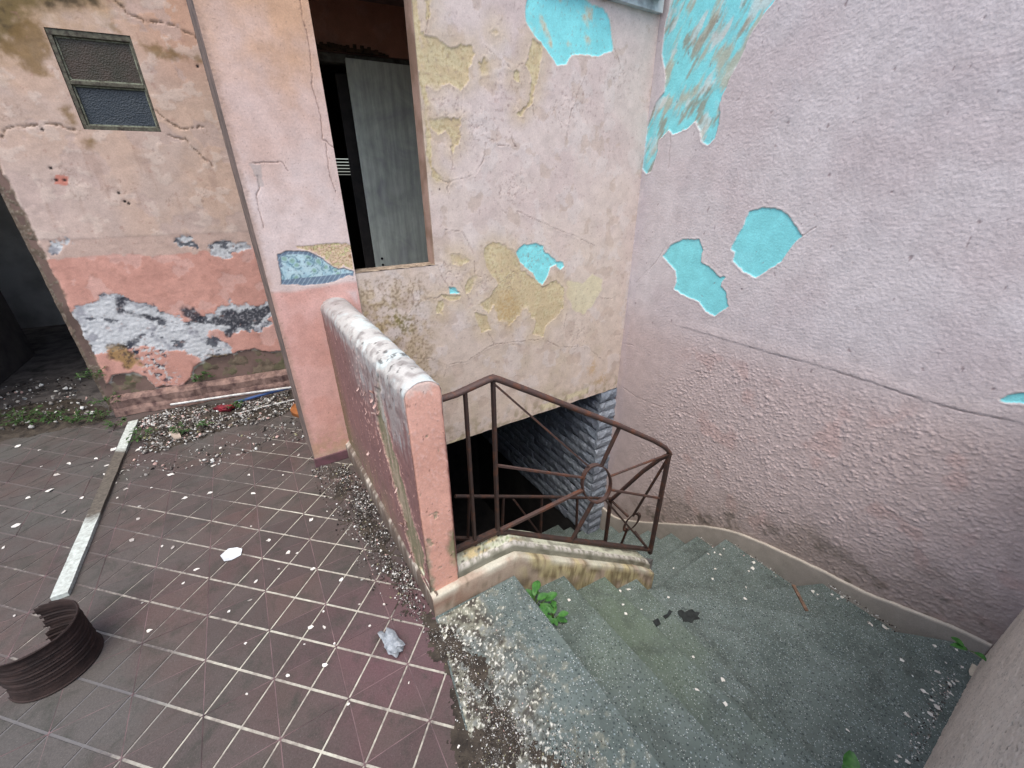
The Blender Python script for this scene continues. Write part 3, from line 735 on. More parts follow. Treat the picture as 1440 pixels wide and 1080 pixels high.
def paint_B(U, Z):
    wu = .010*fbm(U, Z, 14, 4, 1); wz = .010*fbm(U, Z, 14, 4, 2)
    u, z = U+wu, Z+wz
    a = fbm(U, Z, 3.1, 5, 11); b = fbm(U, Z, 17, 5, 12); d = fbm(U, Z, 60, 3, 13); st_ = fbm(U*1.0, Z*.16, 22, 4, 14)
    C = np.zeros(U.shape+(3,))+PINK
    C = mix(C, c(202, 186, 182), sst(-.3, .5, a)*.7)
    C = mix(C, c(200, 182, 160), sst(1.0, .55, U)*sst(-.5, .3, a+.3*b)*.75); C = mix(C, c(208, 192, 172), sst(1.8, .5, Z+.3*a)*.55)
    C = mix(C, c(178, 158, 118), sst(1.12, .80, Z)*sst(.98, .45, U)*sst(-.35, .2, b+.5*a)*.85)
    C = mix(C, c(196, 184, 160), sst(.75, .1, Z)*sst(-.2, .5, a+.2*st_)*.55)
    h = .0005*b+.0004*d
    gh = fbm(U, Z, 4.5, 6, 95); g1m = sst(.20, .24, gh); C = mix(C, c(214, 206, 202), g1m*.4); h = h+.0006*g1m; g2m = sst(.28, .33, fbm(U, Z, 6, 6, 97)); C = mix(C, c(190, 172, 158), g2m*.5); h = h-.0006*g2m
    # underlying coat
    so_ = sdfs(u, z, bo)+.013*b+.004*d; sf = sst(.0, .45, fbm(U, Z, 5, 3, 91)); mo = sst(-.0015-.012*sf, .002+.03*sf, so_)
    sp_ = sdfs(u, z, bp)+.012*b; mp = sst(-.004, .012, sp_)
    UC = mix(np.zeros(U.shape+(3,))+OCHRE, c(206, 194, 158), sst(-.2, .4, b+.5*a)); UC = mix(UC, c(170, 150, 112), sst(.1, .55, d+.3*b)*.6)
    C = mix(C, c(214, 206, 172), mp*.8)
    C = mix(C, c(200, 182, 150), sst(-.11, .01, so_+.04*a)*.5)
    C = mix(C, UC, mo); h = h-.0024*mo
    sy = sdfs(u, z, by)+.012*b; C = mix(C, c(188, 156, 106), sst(-.05, .06, sy+.02*d)*.6*sst(-.6, .3, b+d))
    stl = sdfs(u, z, bt)+.004*b+.002*d; mt_ = sst(-.001, .002, stl)
    scuff = sst(.05, .5, .45*b+.8*fbm(U+Z*.3, Z*.6, 7, 5, 21)-.1)*(Z > 1.5)
    TC = mix(np.zeros(U.shape+(3,))+TEAL, c(196, 206, 190), scuff*.85); TC = mix(TC, c(196, 176, 138), scuff*sst(.0, .4, d)*.7)
    C = mix(C, TC, mt_); h = h-.0042*mt_
    # paint rims
    rim = np.maximum(edges(so_+.002, .0028)*(1-mt_), edges(stl+.002, .0028))
    C = mix(C, c(228, 218, 208), np.maximum(rim*.0, edges(stl+.002, .0028))*.35); h = h+.0016*rim
    # cracks
    cr = np.full(U.shape, .06)
    for p in bc: cr = np.minimum(cr, dline(u, z, p))
    ck = sst(.0032, .0004, cr+.0016*d+.001*b); C = mix(C, c(134, 112, 102), ck*.65*sst(-.5, .1, fbm(U, Z, 8, 3, 99))); h = h-.003*ck+.0012*np.exp(-(cr/.012)**2)
    # crazing and lifted curls
    cz = np.zeros(U.shape)
    for cu, cz_ in craze_c: cz = np.maximum(cz, np.exp(-(((U-cu)/.13)**2+((Z-cz_)/.10)**2)))
    f1, f2 = worley(u*17+.5*a, z*17, 33); rg = np.abs(fbm(U, Z, 13, 4, 35)); cl = sst(.030, .008, rg)*sst(.42, .75, cz+.5*fbm(U, Z, 20, 3, 36))
    C = mix(C, c(146, 122, 114), cl*.55); h = h-.002*cl+.0018*sst(.0, .5, cz+.5*b-.3)*np.abs(b)
    sc_ = sst(.45, .7, fbm(U, Z, 48, 3, 37)+.25*cz+.15*a); C = mix(C, c(150, 126, 120), sc_*.4)
    # moss and grime
    mm = sst(-.01, .10, sdfs(u, z, bm_)+.05*b); C = mix(C, c(122, 122, 62), mm*sst(-.3, .25, d+.6*b)*.85)
    C = mix(C, c(116, 98, 74), sst(1.10, 1.02, Z)*sst(.9, .7, U)*sst(.0, .5, d+.5*b)*.6)
    C = mix(C, c(150, 140, 112), sst(.05, -.13, Z)*sst(-.1, .4, b)*.6)
    hole = sst(.006, .003, np.hypot(U-PB.uz(618, 266)[0], Z-PB.uz(618, 266)[1])); C = mix(C, c(60, 50, 48), hole)
    return C, h
B_JL, B_JR, SILL = .41, .868, 1.092
zbB = lambda u: -.155+.006*fbm(np.asarray(u, float), np.asarray(u, float)*0, 7, 3, 5)
wallB = thing('stairwell_wall', 'faded pink wall with turquoise and ochre peeled patches above the dark stair opening', 'wall', PB.P(1.6, 0))
face('painted_plaster', PB, B_JR, 2.523, -.155, 2.7, .0055, paint_B, M['plaster'], wallB, zbB)
face('sill_plaster', PB, B_JL-.02, B_JR, -.155, SILL, .0055, paint_B, M['plaster'], wallB, zbB)
mb = MB()
mb.box(PB.P(B_JR+.004, -.140, -.006), E1*(2.523-B_JR+.05), D1*.094, ZUP*2.84)
mb.box(PB.P(B_JL-.1, -.140, -.006), E1*(B_JR-B_JL+.104), D1*.094, ZUP*(SILL+.136))
mb.build('wall_core', M['rough_pink'], wallB)
# jamb reveal and sill top
PJ = Plane(PB.P(B_JR, 0), 122)
def paint_J(U, Z):
    a = fbm(U, Z, 6, 4, 3); C = mix(np.zeros(U.shape+(3,))+c(184, 156, 142), c(156, 130, 114), sst(-.3, .4, a)); return mix(C, c(206, 196, 176), sst(.016, .0, np.abs(U)+.01*a)*.6), .001*a
PJ.n = -PB.e
face('jamb', PJ, .0, .104, SILL, 3.0, .008, paint_J, M['plaster'], wallB)
mb = MB(); n_ = 40
X = np.linspace(B_JL-.02, B_JR, n_)
for i in range(n_-1):
    za, zb2 = SILL+.003+.004*math.sin(X[i]*70)*.5, SILL+.003+.004*math.sin(X[i+1]*70)*.5
    mb.add([PB.P(X[i], za, .002), PB.P(X[i+1], zb2, .002), PB.P(X[i+1], SILL+.006, -.1), PB.P(X[i], SILL+.006, -.1)], [(0, 1, 2, 3)])
mb.build('sill', make_plain('gritty_sill', c(176, 160, 140), c(112, 98, 84), 30, .95, .6, 90), wallB)
# stained concrete cornice in the corner
mb = MB(); mb.box(PB.P(1.55, 2.475, 0), E1*.96, PB.n*.035, ZUP*.40); mb.build('cornice', make_plain('stained_cornice', c(196, 206, 208), c(132, 138, 142), 10, .9, .5, 50), wallB, rough=.006)
mb = MB(); mb.box(PB.P(1.9, 2.53, .035), E1*.56, PB.n*.05, ZUP*.30); mb.build('cornice', M['concrete'], wallB, rough=.01)

# ---- pillar
pillar = thing('pillar', 'pink square pillar with a long crack and an exposed patterned patch, standing at the end of the parapet', 'pillar', PB.P(.2, 0))
c4 = dict(off=(380, 330), k=1/9)
pp = PB.poly([(85, 240), (200, 205), (330, 200), (470, 210), (560, 250), (650, 290), (720, 350), (800, 400), (860, 430), (920, 415), (1050, 460), (1050, 520), (980, 510), (900, 545), (780, 600), (600, 625), (410, 640), (330, 625), (140, 630), (130, 500), (90, 320)], **c4)
po = PB.poly([(320, 130), (480, 130), (700, 110), (960, 100), (1010, 130), (1040, 330), (1055, 450), (920, 385), (860, 425), (780, 385), (680, 290), (560, 235), (450, 190), (340, 175)], **c4)
c1 = dict(off=(0, 0), k=1/3)
pc = [PB.poly(p, **c1) for p in ([(1265, -30), (1265, 0), (1275, 80), (1300, 180), (1310, 250), (1315, 370), (1335, 430), (1350, 490), (1360, 590), (1405, 622)], [(1372, 610), (1385, 720), (1412, 810)], [(1060, 690), (1120, 685), (1190, 685), (1215, 722)], [(1085, 740), (1095, 790), (1080, 830), (1110, 960)])]
prim = PB.poly([(1050, 690), (1100, 690), (1105, 730), (1110, 780), (1095, 790), (1080, 740)], **c1)
def paint_P(U, Z):
    u, z = U+.004*fbm(U, Z, 30, 4, 1), Z+.004*fbm(U, Z, 30, 4, 2)
    a = fbm(U, Z, 5, 5, 111); b = fbm(U, Z, 26, 4, 112); d = fbm(U, Z, 90, 3, 113)
    C = mix(np.zeros(U.shape+(3,))+c(216, 200, 195), c(208, 188, 180), sst(-.3, .5, a)*.7)
    C = mix(C, c(204, 160, 108), sst(1.75, 2.25, Z+.25*a)*.8)
    C = mix(C, c(204, 168, 150), sst(1.4, 1.8, Z+.2*a)*.45)
    low = sst(1.06, 1.035, Z+.012*a); C = mix(C, mix(np.zeros(U.shape+(3,))+c(214, 172, 162), c(208, 162, 150), sst(-.2, .4, a)), low)
    C = mix(C, c(176, 152, 118), sst(.30, .05, Z)*sst(-.3, .5, b+.6*a)*.6)
    h = .0004*b+.0003*d
    dots = sst(.70, .8, fbm(U, Z, 80, 2, 119)); C = mix(C, c(150, 124, 112), dots*.5)
    # ochre rot round the patterned patch
    so_ = sdf(u, z, po)+.004*b; mo = sst(-.001, .003, so_)
    f1, f2 = worley(U*60, Z*60, 7)
    OC = mix(np.zeros(U.shape+(3,))+c(206, 186, 154), c(198, 192, 146), sst(-.1, .4, b)); OC = mix(OC, c(140, 104, 70), sst(.16, .03, f2-f1)*.7); OC = mix(OC, c(222, 184, 170), sst(.2, .5, d)*.8)
    C = mix(C, OC, mo); h = h-.002*mo+.001*mo*d
    # patterned old layer: pale blue ground, scrolls, striped dark blue borders
    sp_ = sdf(u, z, pp); mp = sst(-.0004, .001, sp_)
    G = mix(np.zeros(U.shape+(3,))+c(182, 210, 216), c(156, 190, 202), sst(-.2, .5, b))
    g1, g2 = worley(U*19+.3*a, Z*23+.2*b, 5)
    G = mix(G, c(86, 124, 138), sst(.10, .0, np.abs(g1-.38))*.85*sst(-.4, .1, a+b)); G = mix(G, c(132, 170, 150), sst(.3, .12, g1)*.8); G = mix(G, c(92, 106, 128), sst(.35, .6, fbm(U, Z, 75, 2, 9))*.7)
    zt, zb3 = PB.uz(430, 356)[1], PB.uz(430, 395)[1]
    bord = np.maximum(sst(.018, .014, sdf(U, Z, pp)) * (Z > (zt+zb3)/2+.012) * (U < .24), sst(.020, .016, Z-zb3+.09*np.maximum(0, .1-U)*0)*(Z < (zt+zb3)/2))
    bord = np.maximum(bord, sst(.006, .003, sdf(U, Z, pp)))
    strp = sst(.36, .44, np.abs(((U*1.0-Z*.9)/.024) % 1-.5))
    G = mix(G, mix(np.zeros(U.shape+(3,))+c(104, 122, 142), c(170, 190, 202), strp*.6), bord*.92)
    C = mix(C, G, mp); h = h-.003*mp
    rim = edges(sp_+.003, .003); C = mix(C, c(118, 96, 88), edges(sp_+.001, .0016)*.7); C = mix(C, c(226, 210, 200), rim*.4)
    # bare edge on the left arris
    le = sst(.03, .0, U+.012*b+.006*a); C = mix(C, c(168, 142, 126), le*.6); h = h-.0015*le*(.5+d)
    cr = np.full(U.shape, .06)
    for p in pc: cr = np.minimum(cr, dline(u, z, p))
    ck = sst(.003, .0004, cr+.0012*d); C = mix(C, c(128, 100, 90), ck*.7); h = h-.003*ck
    pr = sst(-.003, .004, sdf(u, z, prim)+.008*b); C = mix(C, c(176, 168, 164), pr*.7)
    C = mix(C, c(214, 200, 198), sst(.0, .03, sdf(u, z, PB.poly([(480, 405), (505, 404), (507, 430), (498, 428)])))*.6)
    C = mix(C, c(196, 172, 156), sst(.105, .06, Z)*.5)
    return C, h
face('painted_plaster', PB, .0, B_JL, .055, 2.9, .0035, paint_P, M['plaster'], pillar, off=.012)
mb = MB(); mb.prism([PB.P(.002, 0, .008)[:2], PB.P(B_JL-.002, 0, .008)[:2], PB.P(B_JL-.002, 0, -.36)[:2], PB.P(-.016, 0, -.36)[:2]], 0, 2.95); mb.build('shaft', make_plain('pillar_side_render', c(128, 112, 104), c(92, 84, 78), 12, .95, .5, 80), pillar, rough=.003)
mb = MB(); mb.box(PB.P(-.006, .0, .022), E1*(.23), D1*.02, ZUP*.058); mb.build('skirting_tile', make_plain('maroon_skirting', c(112, 80, 88), c(92, 72, 74), 20, .6, .2, 80), pillar, bevel=.004)

# ---- parapet wall
parapet = thing('parapet_wall', 'low salmon parapet with a whitened round top running from the pillar to the stairs', 'low wall', (-.62, 1.55, 0))
pa0, pa1 = np.array([-1.03, 2.145]), np.array([-.316, 1.056])
dp = (pa1-pa0)/np.linalg.norm(pa1-pa0); np_ = np.array([-dp[1], dp[0]]); PLEN = np.linalg.norm(pa1-pa0)
if np_ @ np.array([1, 0]) < 0: np_ = -np_
thick = lambda l_: .152-.034*np.clip(l_/PLEN, 0, 1)
PZ0, PZT = .0, .985
def para_prof(l_, n1=190, n2=40):
    r_ = thick(l_)/2; zs_ = PZT-r_*.75
    o, z = [], []
    for k in range(n1): o.append(0*l_); z.append(PZ0+(zs_-PZ0)*k/(n1-1))
    for k in range(1, n2):
        t = math.pi*k/n2; o.append(r_-r_*math.cos(t)); z.append(zs_+r_*.75*math.sin(t))
    for k in range(30): o.append(2*r_); z.append(zs_-(zs_+.4)*k/29)
    return np.array(o), np.array(z)
ls = np.arange(0, PLEN+.0001, .0042); ls[-1] = PLEN
O_, Zp = para_prof(ls); Lp = np.repeat(ls[None], O_.shape[0], 0)
def paint_par(L_, O, Z, th, end=False):
    s = np.where(O > 0, Z+O*1.0, Z)
    a = fbm(L_+O*.7, s, 4, 5, 211); b = fbm(L_+O*.7, s, 20, 4, 212); d = fbm(L_+O, s, 70, 3, 213); stv = fbm(L_, s*.12, 26, 4, 214)
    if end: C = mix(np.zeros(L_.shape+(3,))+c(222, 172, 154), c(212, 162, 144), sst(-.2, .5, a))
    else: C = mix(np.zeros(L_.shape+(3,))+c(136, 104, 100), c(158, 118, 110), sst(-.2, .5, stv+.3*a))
    h = .0010*b+.0008*d
    tau = L_/PLEN
    if not end:
        C = mix(C, c(104, 82, 80), sst(-.1, .5, stv)*.5)
        fresh = sst(.05, .35, a+.4*stv-.1)*sst(.5, .1, Z)*.3; C = mix(C, c(172, 124, 114), fresh)
        # strip of lost paint near the free end, greenish render below
        uc = .80+.045*np.sin(Z*7)+.03*fbm(Z, Z*0, 8, 3, 5)+.10*(.85-Z)
        wd = .06*sst(.0, .25, Z)*sst(.9, .6, Z)+.012
        sl = wd-np.abs(tau-uc)+.02*b; ml = sst(-.002, .006, sl); C = mix(C, mix(np.zeros(L_.shape+(3,))+c(132, 126, 100), c(170, 154, 132), sst(-.2, .4, stv+.3*d)), ml); h = h-.004*ml
        rim = edges(sl+.006, .007)*(tau < uc+.1); C = mix(C, c(216, 178, 162), rim*.8*sst(-.4, .2, d)); h = h+.003*rim
        # green algae wash at the pillar end and the foot
        C = mix(C, c(112, 104, 70), sst(.22, .04, tau+.06*stv)*sst(1.0, .3, Z)*.7); C = mix(C, c(124, 120, 92), sst(.42, .08, Z+.10*stv)*sst(-.5, .2, stv+.2*b)*sst(.9, .5, tau)*.8)
        pk = sst(.62, .72, fbm(L_, Z, 46, 3, 219)+.3*np.exp(-((tau-.58)/.10)**2)*sst(.35, .6, Z)); C = mix(C, c(212, 170, 158), pk*.9); h = h+.002*pk
        nick = sst(.68, .76, fbm(L_, Z, 38, 3, 223)); C = mix(C, c(52, 40, 38), nick*.8); h = h-.002*nick
    else:
        pk = sst(.62, .72, fbm(O*1.3, Z, 22, 3, 231)+.5*sst(.05, .0, O)*sst(.35, .1, np.abs(Z-.22))); C = mix(C, c(160, 152, 128), pk*.9); h = h-.003*pk
        e2 = sst(-.01, .02, .045-np.hypot((O-th)/.8, (Z-.28)/2.2)+.012*b); C = mix(C, c(150, 148, 116), e2*.95); h = h-.004*e2
        e3 = sst(-.006, .012, .018-np.abs(O-.0)+.012*b)*sst(.45, .25, Z); C = mix(C, c(158, 152, 132), e3*.9); h = h-.003*e3
        C = mix(C, c(226, 186, 174), sst(.30, .45, d+.4*b)*.5); C = mix(C, c(92, 62, 54), sst(.74, .82, fbm(O, Z, 55, 2, 233))*.7)
    # whitened, lichened top
    top = sst(PZT-.12, PZT-.02, Z+.055*stv+.03*b+.02*(O > .02)) if not end else sst(PZT-.045, PZT-.015, Z+.03*b+.02*d)
    if not end: top = np.maximum(top, sst(PZT-.33, PZT-.12, Z+.16*stv+.05*b)*sst(.35, .65, tau)*.55)
    g1 = fbm(L_+O*.5, s*1.2, 14, 5, 241)
    T = mix(np.zeros(L_.shape+(3,))+c(188, 187, 182), c(148, 144, 140), sst(-.1, .5, g1)); T = mix(T, c(196, 206, 204), sst(.1, .5, fbm(L_, s, 9, 4, 243))) if not end else T*.0+c(222, 196, 184)
    T = mix(T, c(146, 136, 134), sst(.45, .12, tau+.1*a)*.6)
    blk = sst(.53, .64, fbm(L_*1.5+O, s*.8, 26, 5, 245)+.25*np.exp(-((tau-.80)/.10)**2)-.16*sst(.6, .3, tau)); T = mix(T, c(60, 56, 54), blk*.75)
    C = mix(C, T, top); h = h+.002*top*g1
    return C, h
Cc, Hh = paint_par(Lp, O_, Zp, thick(Lp))
# outward direction of the profile
to, tz = np.gradient(O_, axis=0), np.gradient(Zp, axis=0); tn = np.hypot(to, tz)+1e-9; no, nz_ = -tz/tn, to/tn
O2, Z2 = O_+no*Hh, Zp+nz_*Hh
V = np.stack([pa0[0]+dp[0]*Lp+np_[0]*O2, pa0[1]+dp[1]*Lp+np_[1]*O2, Z2], -1); nr, nc = Lp.shape
i, j = np.meshgrid(np.arange(nr-1), np.arange(nc-1), indexing='ij')
Fq = np.stack([i*nc+j, i*nc+j+1, (i+1)*nc+j+1, (i+1)*nc+j], -1).reshape(-1, 4)
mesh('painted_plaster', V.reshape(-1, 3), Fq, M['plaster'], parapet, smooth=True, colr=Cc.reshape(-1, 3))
# free end
zz = np.linspace(0, 1, 260); oo = np.linspace(0, 1, 34)
th = float(thick(PLEN)); r_ = th/2; zs_ = PZT-r_*.75
Oe, Te = np.meshgrid(oo*th, zz, indexing='ij')
ztop = zs_+r_*.75*np.sqrt(np.clip(1-((Oe-r_)/r_)**2, 0, 1)); Ze = -.1+(ztop+.1)*Te
Ce, He = paint_par(np.full(Oe.shape, PLEN), Oe, Ze, th, True)
edge_in = np.minimum.reduce([Oe, th-Oe, ztop-Ze]); He = He-.005*sst(.006, .0, edge_in)*(1+.6*fbm(Oe, Ze, 30, 3, 77))
V = np.stack([pa1[0]+np_[0]*Oe+dp[0]*He, pa1[1]+np_[1]*Oe+dp[1]*He, Ze], -1); nr, nc = Oe.shape
i, j = np.meshgrid(np.arange(nr-1), np.arange(nc-1), indexing='ij')
Fq = np.stack([i*nc+j, (i+1)*nc+j, (i+1)*nc+j+1, i*nc+j+1], -1).reshape(-1, 4)
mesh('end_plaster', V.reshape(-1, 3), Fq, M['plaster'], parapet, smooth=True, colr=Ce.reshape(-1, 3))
# footing strip along the base with a chipped white arris
q0 = pa0-np_*.024+dp*-.02; q1 = np.array([-.306, 1.033])
lf = np.arange(0, np.linalg.norm(q1-q0), .006); df = (q1-q0)/np.linalg.norm(q1-q0)
pf = [(.024, .112), (.010, .102), (.003, .097), (0, .090), (0, .0)]
V = np.array([np.r_[q0+df*l_+np_*o_, z_] for l_ in lf for o_, z_ in pf]); ff = fbm(V[:, 0]-V[:, 1], V[:, 2], 8, 5, 3, .65)
V[:, 2] += .007*ff*(V[:, 2] > .05); V[:, :2] += np_*(.003*fbm(V[:, 0]-V[:, 1], V[:, 2], 30, 3, 8))[:, None]
hz = np.tile([.6, .9, 1, .5, 0], len(lf)); Cf = np.zeros((len(V), 3))+c(104, 92, 82)
Cf = mix(Cf, c(204, 198, 184), hz*sst(-.1, .5, fbm(V[:, 0]-V[:, 1], V[:, 2]*0, 7, 6, 12, .7)))
Fs = [(i*5+j, i*5+j+1, (i+1)*5+j+1, (i+1)*5+j) for i in range(len(lf)-1) for j in range(4)]
mesh('footing', V, np.array(Fs), M['plaster'], parapet, smooth=40, colr=Cf)
# curled paint flakes hanging on the parapet face
def flake_curl(p, a, b_, n_, k=.6):
    V = []; 
    for i in range(4):
        t = i/3
        for s_ in (-1, 1): V.append(p+a*(t)*.9+b_*s_*(.5-.25*t)+n_*(k*t*t*np.linalg.norm(a))+n_*.002)
    F_ = [(2*i, 2*i+1, 2*i+3, 2*i+2) for i in range(3)]
    V2 = [v-n_*.0012 for v in V]
    return V+V2, F_+[tuple(8+q for q in f[::-1]) for f in F_]
M['flakepaint'] = make_plain('curled_salmon_paint', c(204, 178, 168), c(176, 140, 130), 60, .7, .1)
nleft = np.r_[-np_, 0]; d3 = np.r_[dp, 0]
for k in range(26):
    z_ = random.uniform(.12, .82); tau = .80+.045*math.sin(z_*7)+.10*(.85-z_)-.07*min(1, z_/.25)+random.gauss(0, .025) if k < 18 else random.uniform(.45, .75)
    p = np.r_[pa0+dp*tau*PLEN, z_]
    a = (d3*random.uniform(-.6, .9)+ZUP*random.uniform(-.9, .4)); a *= random.uniform(.010, .024)/np.linalg.norm(a); b_ = np.cross(a, nleft); b_ *= random.uniform(.5, 1.1)
    V, F_ = flake_curl(p, a, b_, nleft); mesh('peeling_flake', V, F_, M['flakepaint'], parapet, smooth=True)
# ---- long right wall: sprayed render, turquoise where the top coat fell off
c3 = dict(off=(840, 0), k=600/1440); c6 = dict(off=(840, 420), k=600/1440)
rt = [PR.poly(p, **c3) for p in ([(245, 20), (228, 90), (218, 180), (232, 260), (225, 310), (195, 350), (170, 420), (160, 500), (152, 570), (165, 588), (180, 580), (200, 520), (208, 470), (240, 440), (255, 455), (300, 435), (330, 410), (345, 440), (350, 475), (372, 490), (395, 470), (412, 410), (412, 350), (440, 280), (480, 200), (520, 110), (560, 50), (600, 0), (640, -60), (250, -60)],
      [(220, 865), (250, 825), (290, 808), (345, 808), (355, 840), (350, 885), (390, 910), (410, 935), (432, 935), (415, 965), (435, 990), (442, 1035), (395, 1067), (365, 1050), (345, 1020), (300, 1000), (258, 975), (268, 940), (262, 910)],
      [(490, 765), (510, 715), (555, 700), (620, 708), (655, 740), (690, 795), (640, 850), (625, 880), (570, 915), (535, 938), (490, 915), (458, 880), (462, 850), (450, 838), (470, 800)])]
rt += [PR.poly([(1355, 342), (1390, 325), (1425, 320), (1470, 320), (1470, 356), (1380, 350)], **c6)]
rlip = [PR.poly(p, **c6) for p in ([(90, 150), (150, 165), (210, 200), (250, 225), (300, 235), (350, 250), (420, 256)], [(515, 165), (600, 190), (700, 215), (850, 260), (1000, 310), (1120, 350), (1250, 385), (1400, 415)], [(65, 285), (130, 330), (200, 360), (300, 385), (400, 430)])]
rlip += [PR.poly(p, **c3) for p in ([(130, 955), (200, 880), (240, 815)], [(355, 835), (400, 828), (448, 834)], [(690, 795), (740, 765)], [(425, 333), (475, 338), (490, 310)], [(248, 455), (240, 570)])]
rlip[1] = np.r_[rlip[1], [[3.2, rlip[1][-1, 1]-.01]]]
def paint_R(U, Z):
    u, z = U+.006*fbm(U, Z, 22, 4, 1), Z+.006*fbm(U, Z, 22, 4, 2)
    a = fbm(U, Z, 2.2, 5, 311); b = fbm(U, Z, 15, 4, 312); d = fbm(U, Z, 60, 3, 313)
    C = mix(np.zeros(U.shape+(3,))+c(206, 199, 200), c(200, 190, 191), sst(-.4, .5, a))
    zl = np.interp(U, rlip[1][:, 0], rlip[1][:, 1])
    low = sst(.03, -.20, Z-zl+.03*b+.05*fbm(U, Z, 5, 3, 371))*sst(.45, .85, U)
    C = mix(C, c(198, 182, 179), sst(.75, .35, Z+.12*a)*.9)
    C = mix(C, c(196, 158, 150), sst(.25, .55, fbm(U, Z, 4, 3, 317))*low*.3)
    # sprayed texture, coarser below the ledge
    fine = fbm(U*1.0, Z*1.35, 62, 3, 321); m1 = np.abs(fbm(U, Z*1.2, 34, 2, 322))
    wx, wz = .35*fbm(U, Z, 40, 2, 351), .35*fbm(U, Z, 40, 2, 352)
    blob = spatter(U*70+wx, Z*76+wz, 323); blob2 = spatter(U*41+wx, Z*46+wz, 325)
    smooth_l = sst(.05, .75, U+.15*a+.25*np.maximum(0, Z)*0)
    h = (.0014*fine+.0010*m1)*(.3+.7*smooth_l)
    rough = np.clip(low+sst(.25, -.2, Z+.15*a)*sst(.10, .6, U), 0, 1)
    h = h+rough*(.0062*blob+.0078*blob2*sst(-.5, .5, fbm(U, Z, 7, 2, 329)))
    stl = sdfs(u, z, rt)+.0015*d; mt_ = sst(-.001, .002, stl)
    ra_, rb_ = U*.87-Z*.5, U*.5+Z*.87; sc_ = sst(.02, .42, .7*fbm(ra_, rb_*.28, 17, 5, 331)+.6*fbm(ra_, rb_*.6, 5, 4, 332))*sst(1.35, 1.75, Z)
    TC = mix(np.zeros(U.shape+(3,))+c(138, 224, 230), c(188, 186, 166), sc_*.85); TC = mix(TC, c(214, 220, 216), sst(.1, .4, fbm(ra_, rb_*.4, 12, 5, 335))*sst(1.5, 1.9, Z)*.75)
    TC = mix(TC, c(158, 150, 130), sst(.15, .5, fbm(ra_, rb_*.3, 15, 5, 337))*sst(1.35, 1.6, Z)*.8)
    C = mix(C, TC, mt_); h = h*(1-mt_)-.0048*mt_+mt_*.0007*sc_
    rim = edges(stl+.003, .003)*(1-mt_); C = mix(C, c(226, 218, 216), rim*.35); h = h+.0015*edges(stl+.006, .006)
    # lifted lip of the upper coat
    cr = np.full(U.shape, .06)
    for p in rlip: cr = np.minimum(cr, dline(u, z, p))
    ck = sst(.004, .001, cr+.001*d); ck = ck*sst(-.35, .25, fbm(U, Z*.2, 6, 3, 361)); C = mix(C, c(140, 120, 114), ck*.5); h = h-.003*ck
    dz = Z-zl; h = h+sst(.0, .012, dz)*sst(.09, .012, dz)*.0028*sst(.45, .6, U); h = h-.001*low
    nick = sst(.86, .92, fbm(U, Z*.6, 30, 2, 341)+.1*b)*sst(.2, .6, Z); C = mix(C, c(140, 124, 126), nick*.7); h = h-.0015*nick
    # damp and mould towards the steps
    zs_ = np.interp(U, us, zs)
    dm = sst(.42, .0, Z-zs_+.22*a+.08*b); C = mix(C, c(136, 124, 112), dm*.55)
    md = sst(.1, .5, fbm(U, Z, 7, 4, 343)+.25*b)*sst(.40, .05, Z-zs_); C = mix(C, c(92, 88, 76), md*.6)
    C = mix(C, c(176, 176, 182), sst(.05, .5, fbm(U, Z, 3, 4, 345))*sst(.9, 1.4, Z)*.12)
    C = mix(C, c(186, 176, 186), sst(.16, .0, U)*.3*sst(-.4, .3, fbm(U*2, Z*.3, 9, 3, 347)))
    return C, h
wallR = thing('stairwell_side_wall', 'tall rough sprayed pink wall beside the steps with long turquoise drips and two turquoise patches', 'wall', PR.P(1.3, -1.0))
face('painted_plaster', PR, 0, 2.56, -1.62, 2.62, .005, paint_R, M['spray'], wallR)
mb = MB(); mb.box(PR.P(-3.2, -3.2, -.008), PR.e*5.9, -PR.n*.2, ZUP*5.82); mb.build('wall_core', M['rough_pink'], wallR)

# ---- near right wall
def paint_S(U, Z):
    a = fbm(U, Z, 4, 5, 411); b = fbm(U, Z, 24, 4, 412); d = fbm(U, Z, 70, 3, 413)
    C = mix(np.zeros(U.shape+(3,))+c(230, 220, 208), c(216, 206, 194), sst(-.3, .5, a)); C = mix(C, c(236, 228, 216), sst(.1, .5, b)*.7); C = mix(C, c(116, 108, 100), sst(.42, .6, d+.3*b)*.8)
    g1, _ = worley(U*46, Z*46, 9); h = .0018*b+.0012*d+.0022*sst(.5, .1, g1)*sst(-.2, .4, a)-.003*sst(.45, .6, d+.3*b)
    return C, h
wallS = thing('near_side_wall', 'rough grey pink rendered wall rising beside the top steps at the near right', 'wall', PS.P(.8, -.4))
face('painted_plaster', PS, -.02, 2.6, -.9, 1.05, .005, paint_S, M['plaster'], wallS)
mb = MB(); mb.box(PS.P(-.1, -3.2, -.008), PS.e*3.4, -PS.n*.16, ZUP*4.25); mb.build('wall_core', M['rough_pink'], wallS)
ssk = [(1391, 904), (1375, 936), (1341, 998), (1298, 1073), (1255, 1150)]
ups = np.array([PS.uz(x, y) for x, y in ssk]); uu = np.linspace(0, 2.2, 150); zz_ = np.interp(uu, ups[:, 0], ups[:, 1]); e_ = uu > ups[-1, 0]; zz_[e_] = ups[-1, 1]+(uu[e_]-ups[-1, 0])*.45
zz_ = zz_+.004*fbm(uu, uu*0, 9, 3, 2)
V = np.array([PS.P(u, z+dz, o_) for u, z in zip(uu, zz_) for o_, dz in prof]); V += PS.n*(.0016*fbm(V[:, 0]+V[:, 1], V[:, 2], 30, 3, 4))[:, None]
Cs = np.zeros((len(V), 3))+c(134, 128, 118); Cs = mix(Cs, c(206, 198, 180), np.tile(np.array([0, 0, .2, .9, 1, .9]), len(uu)))
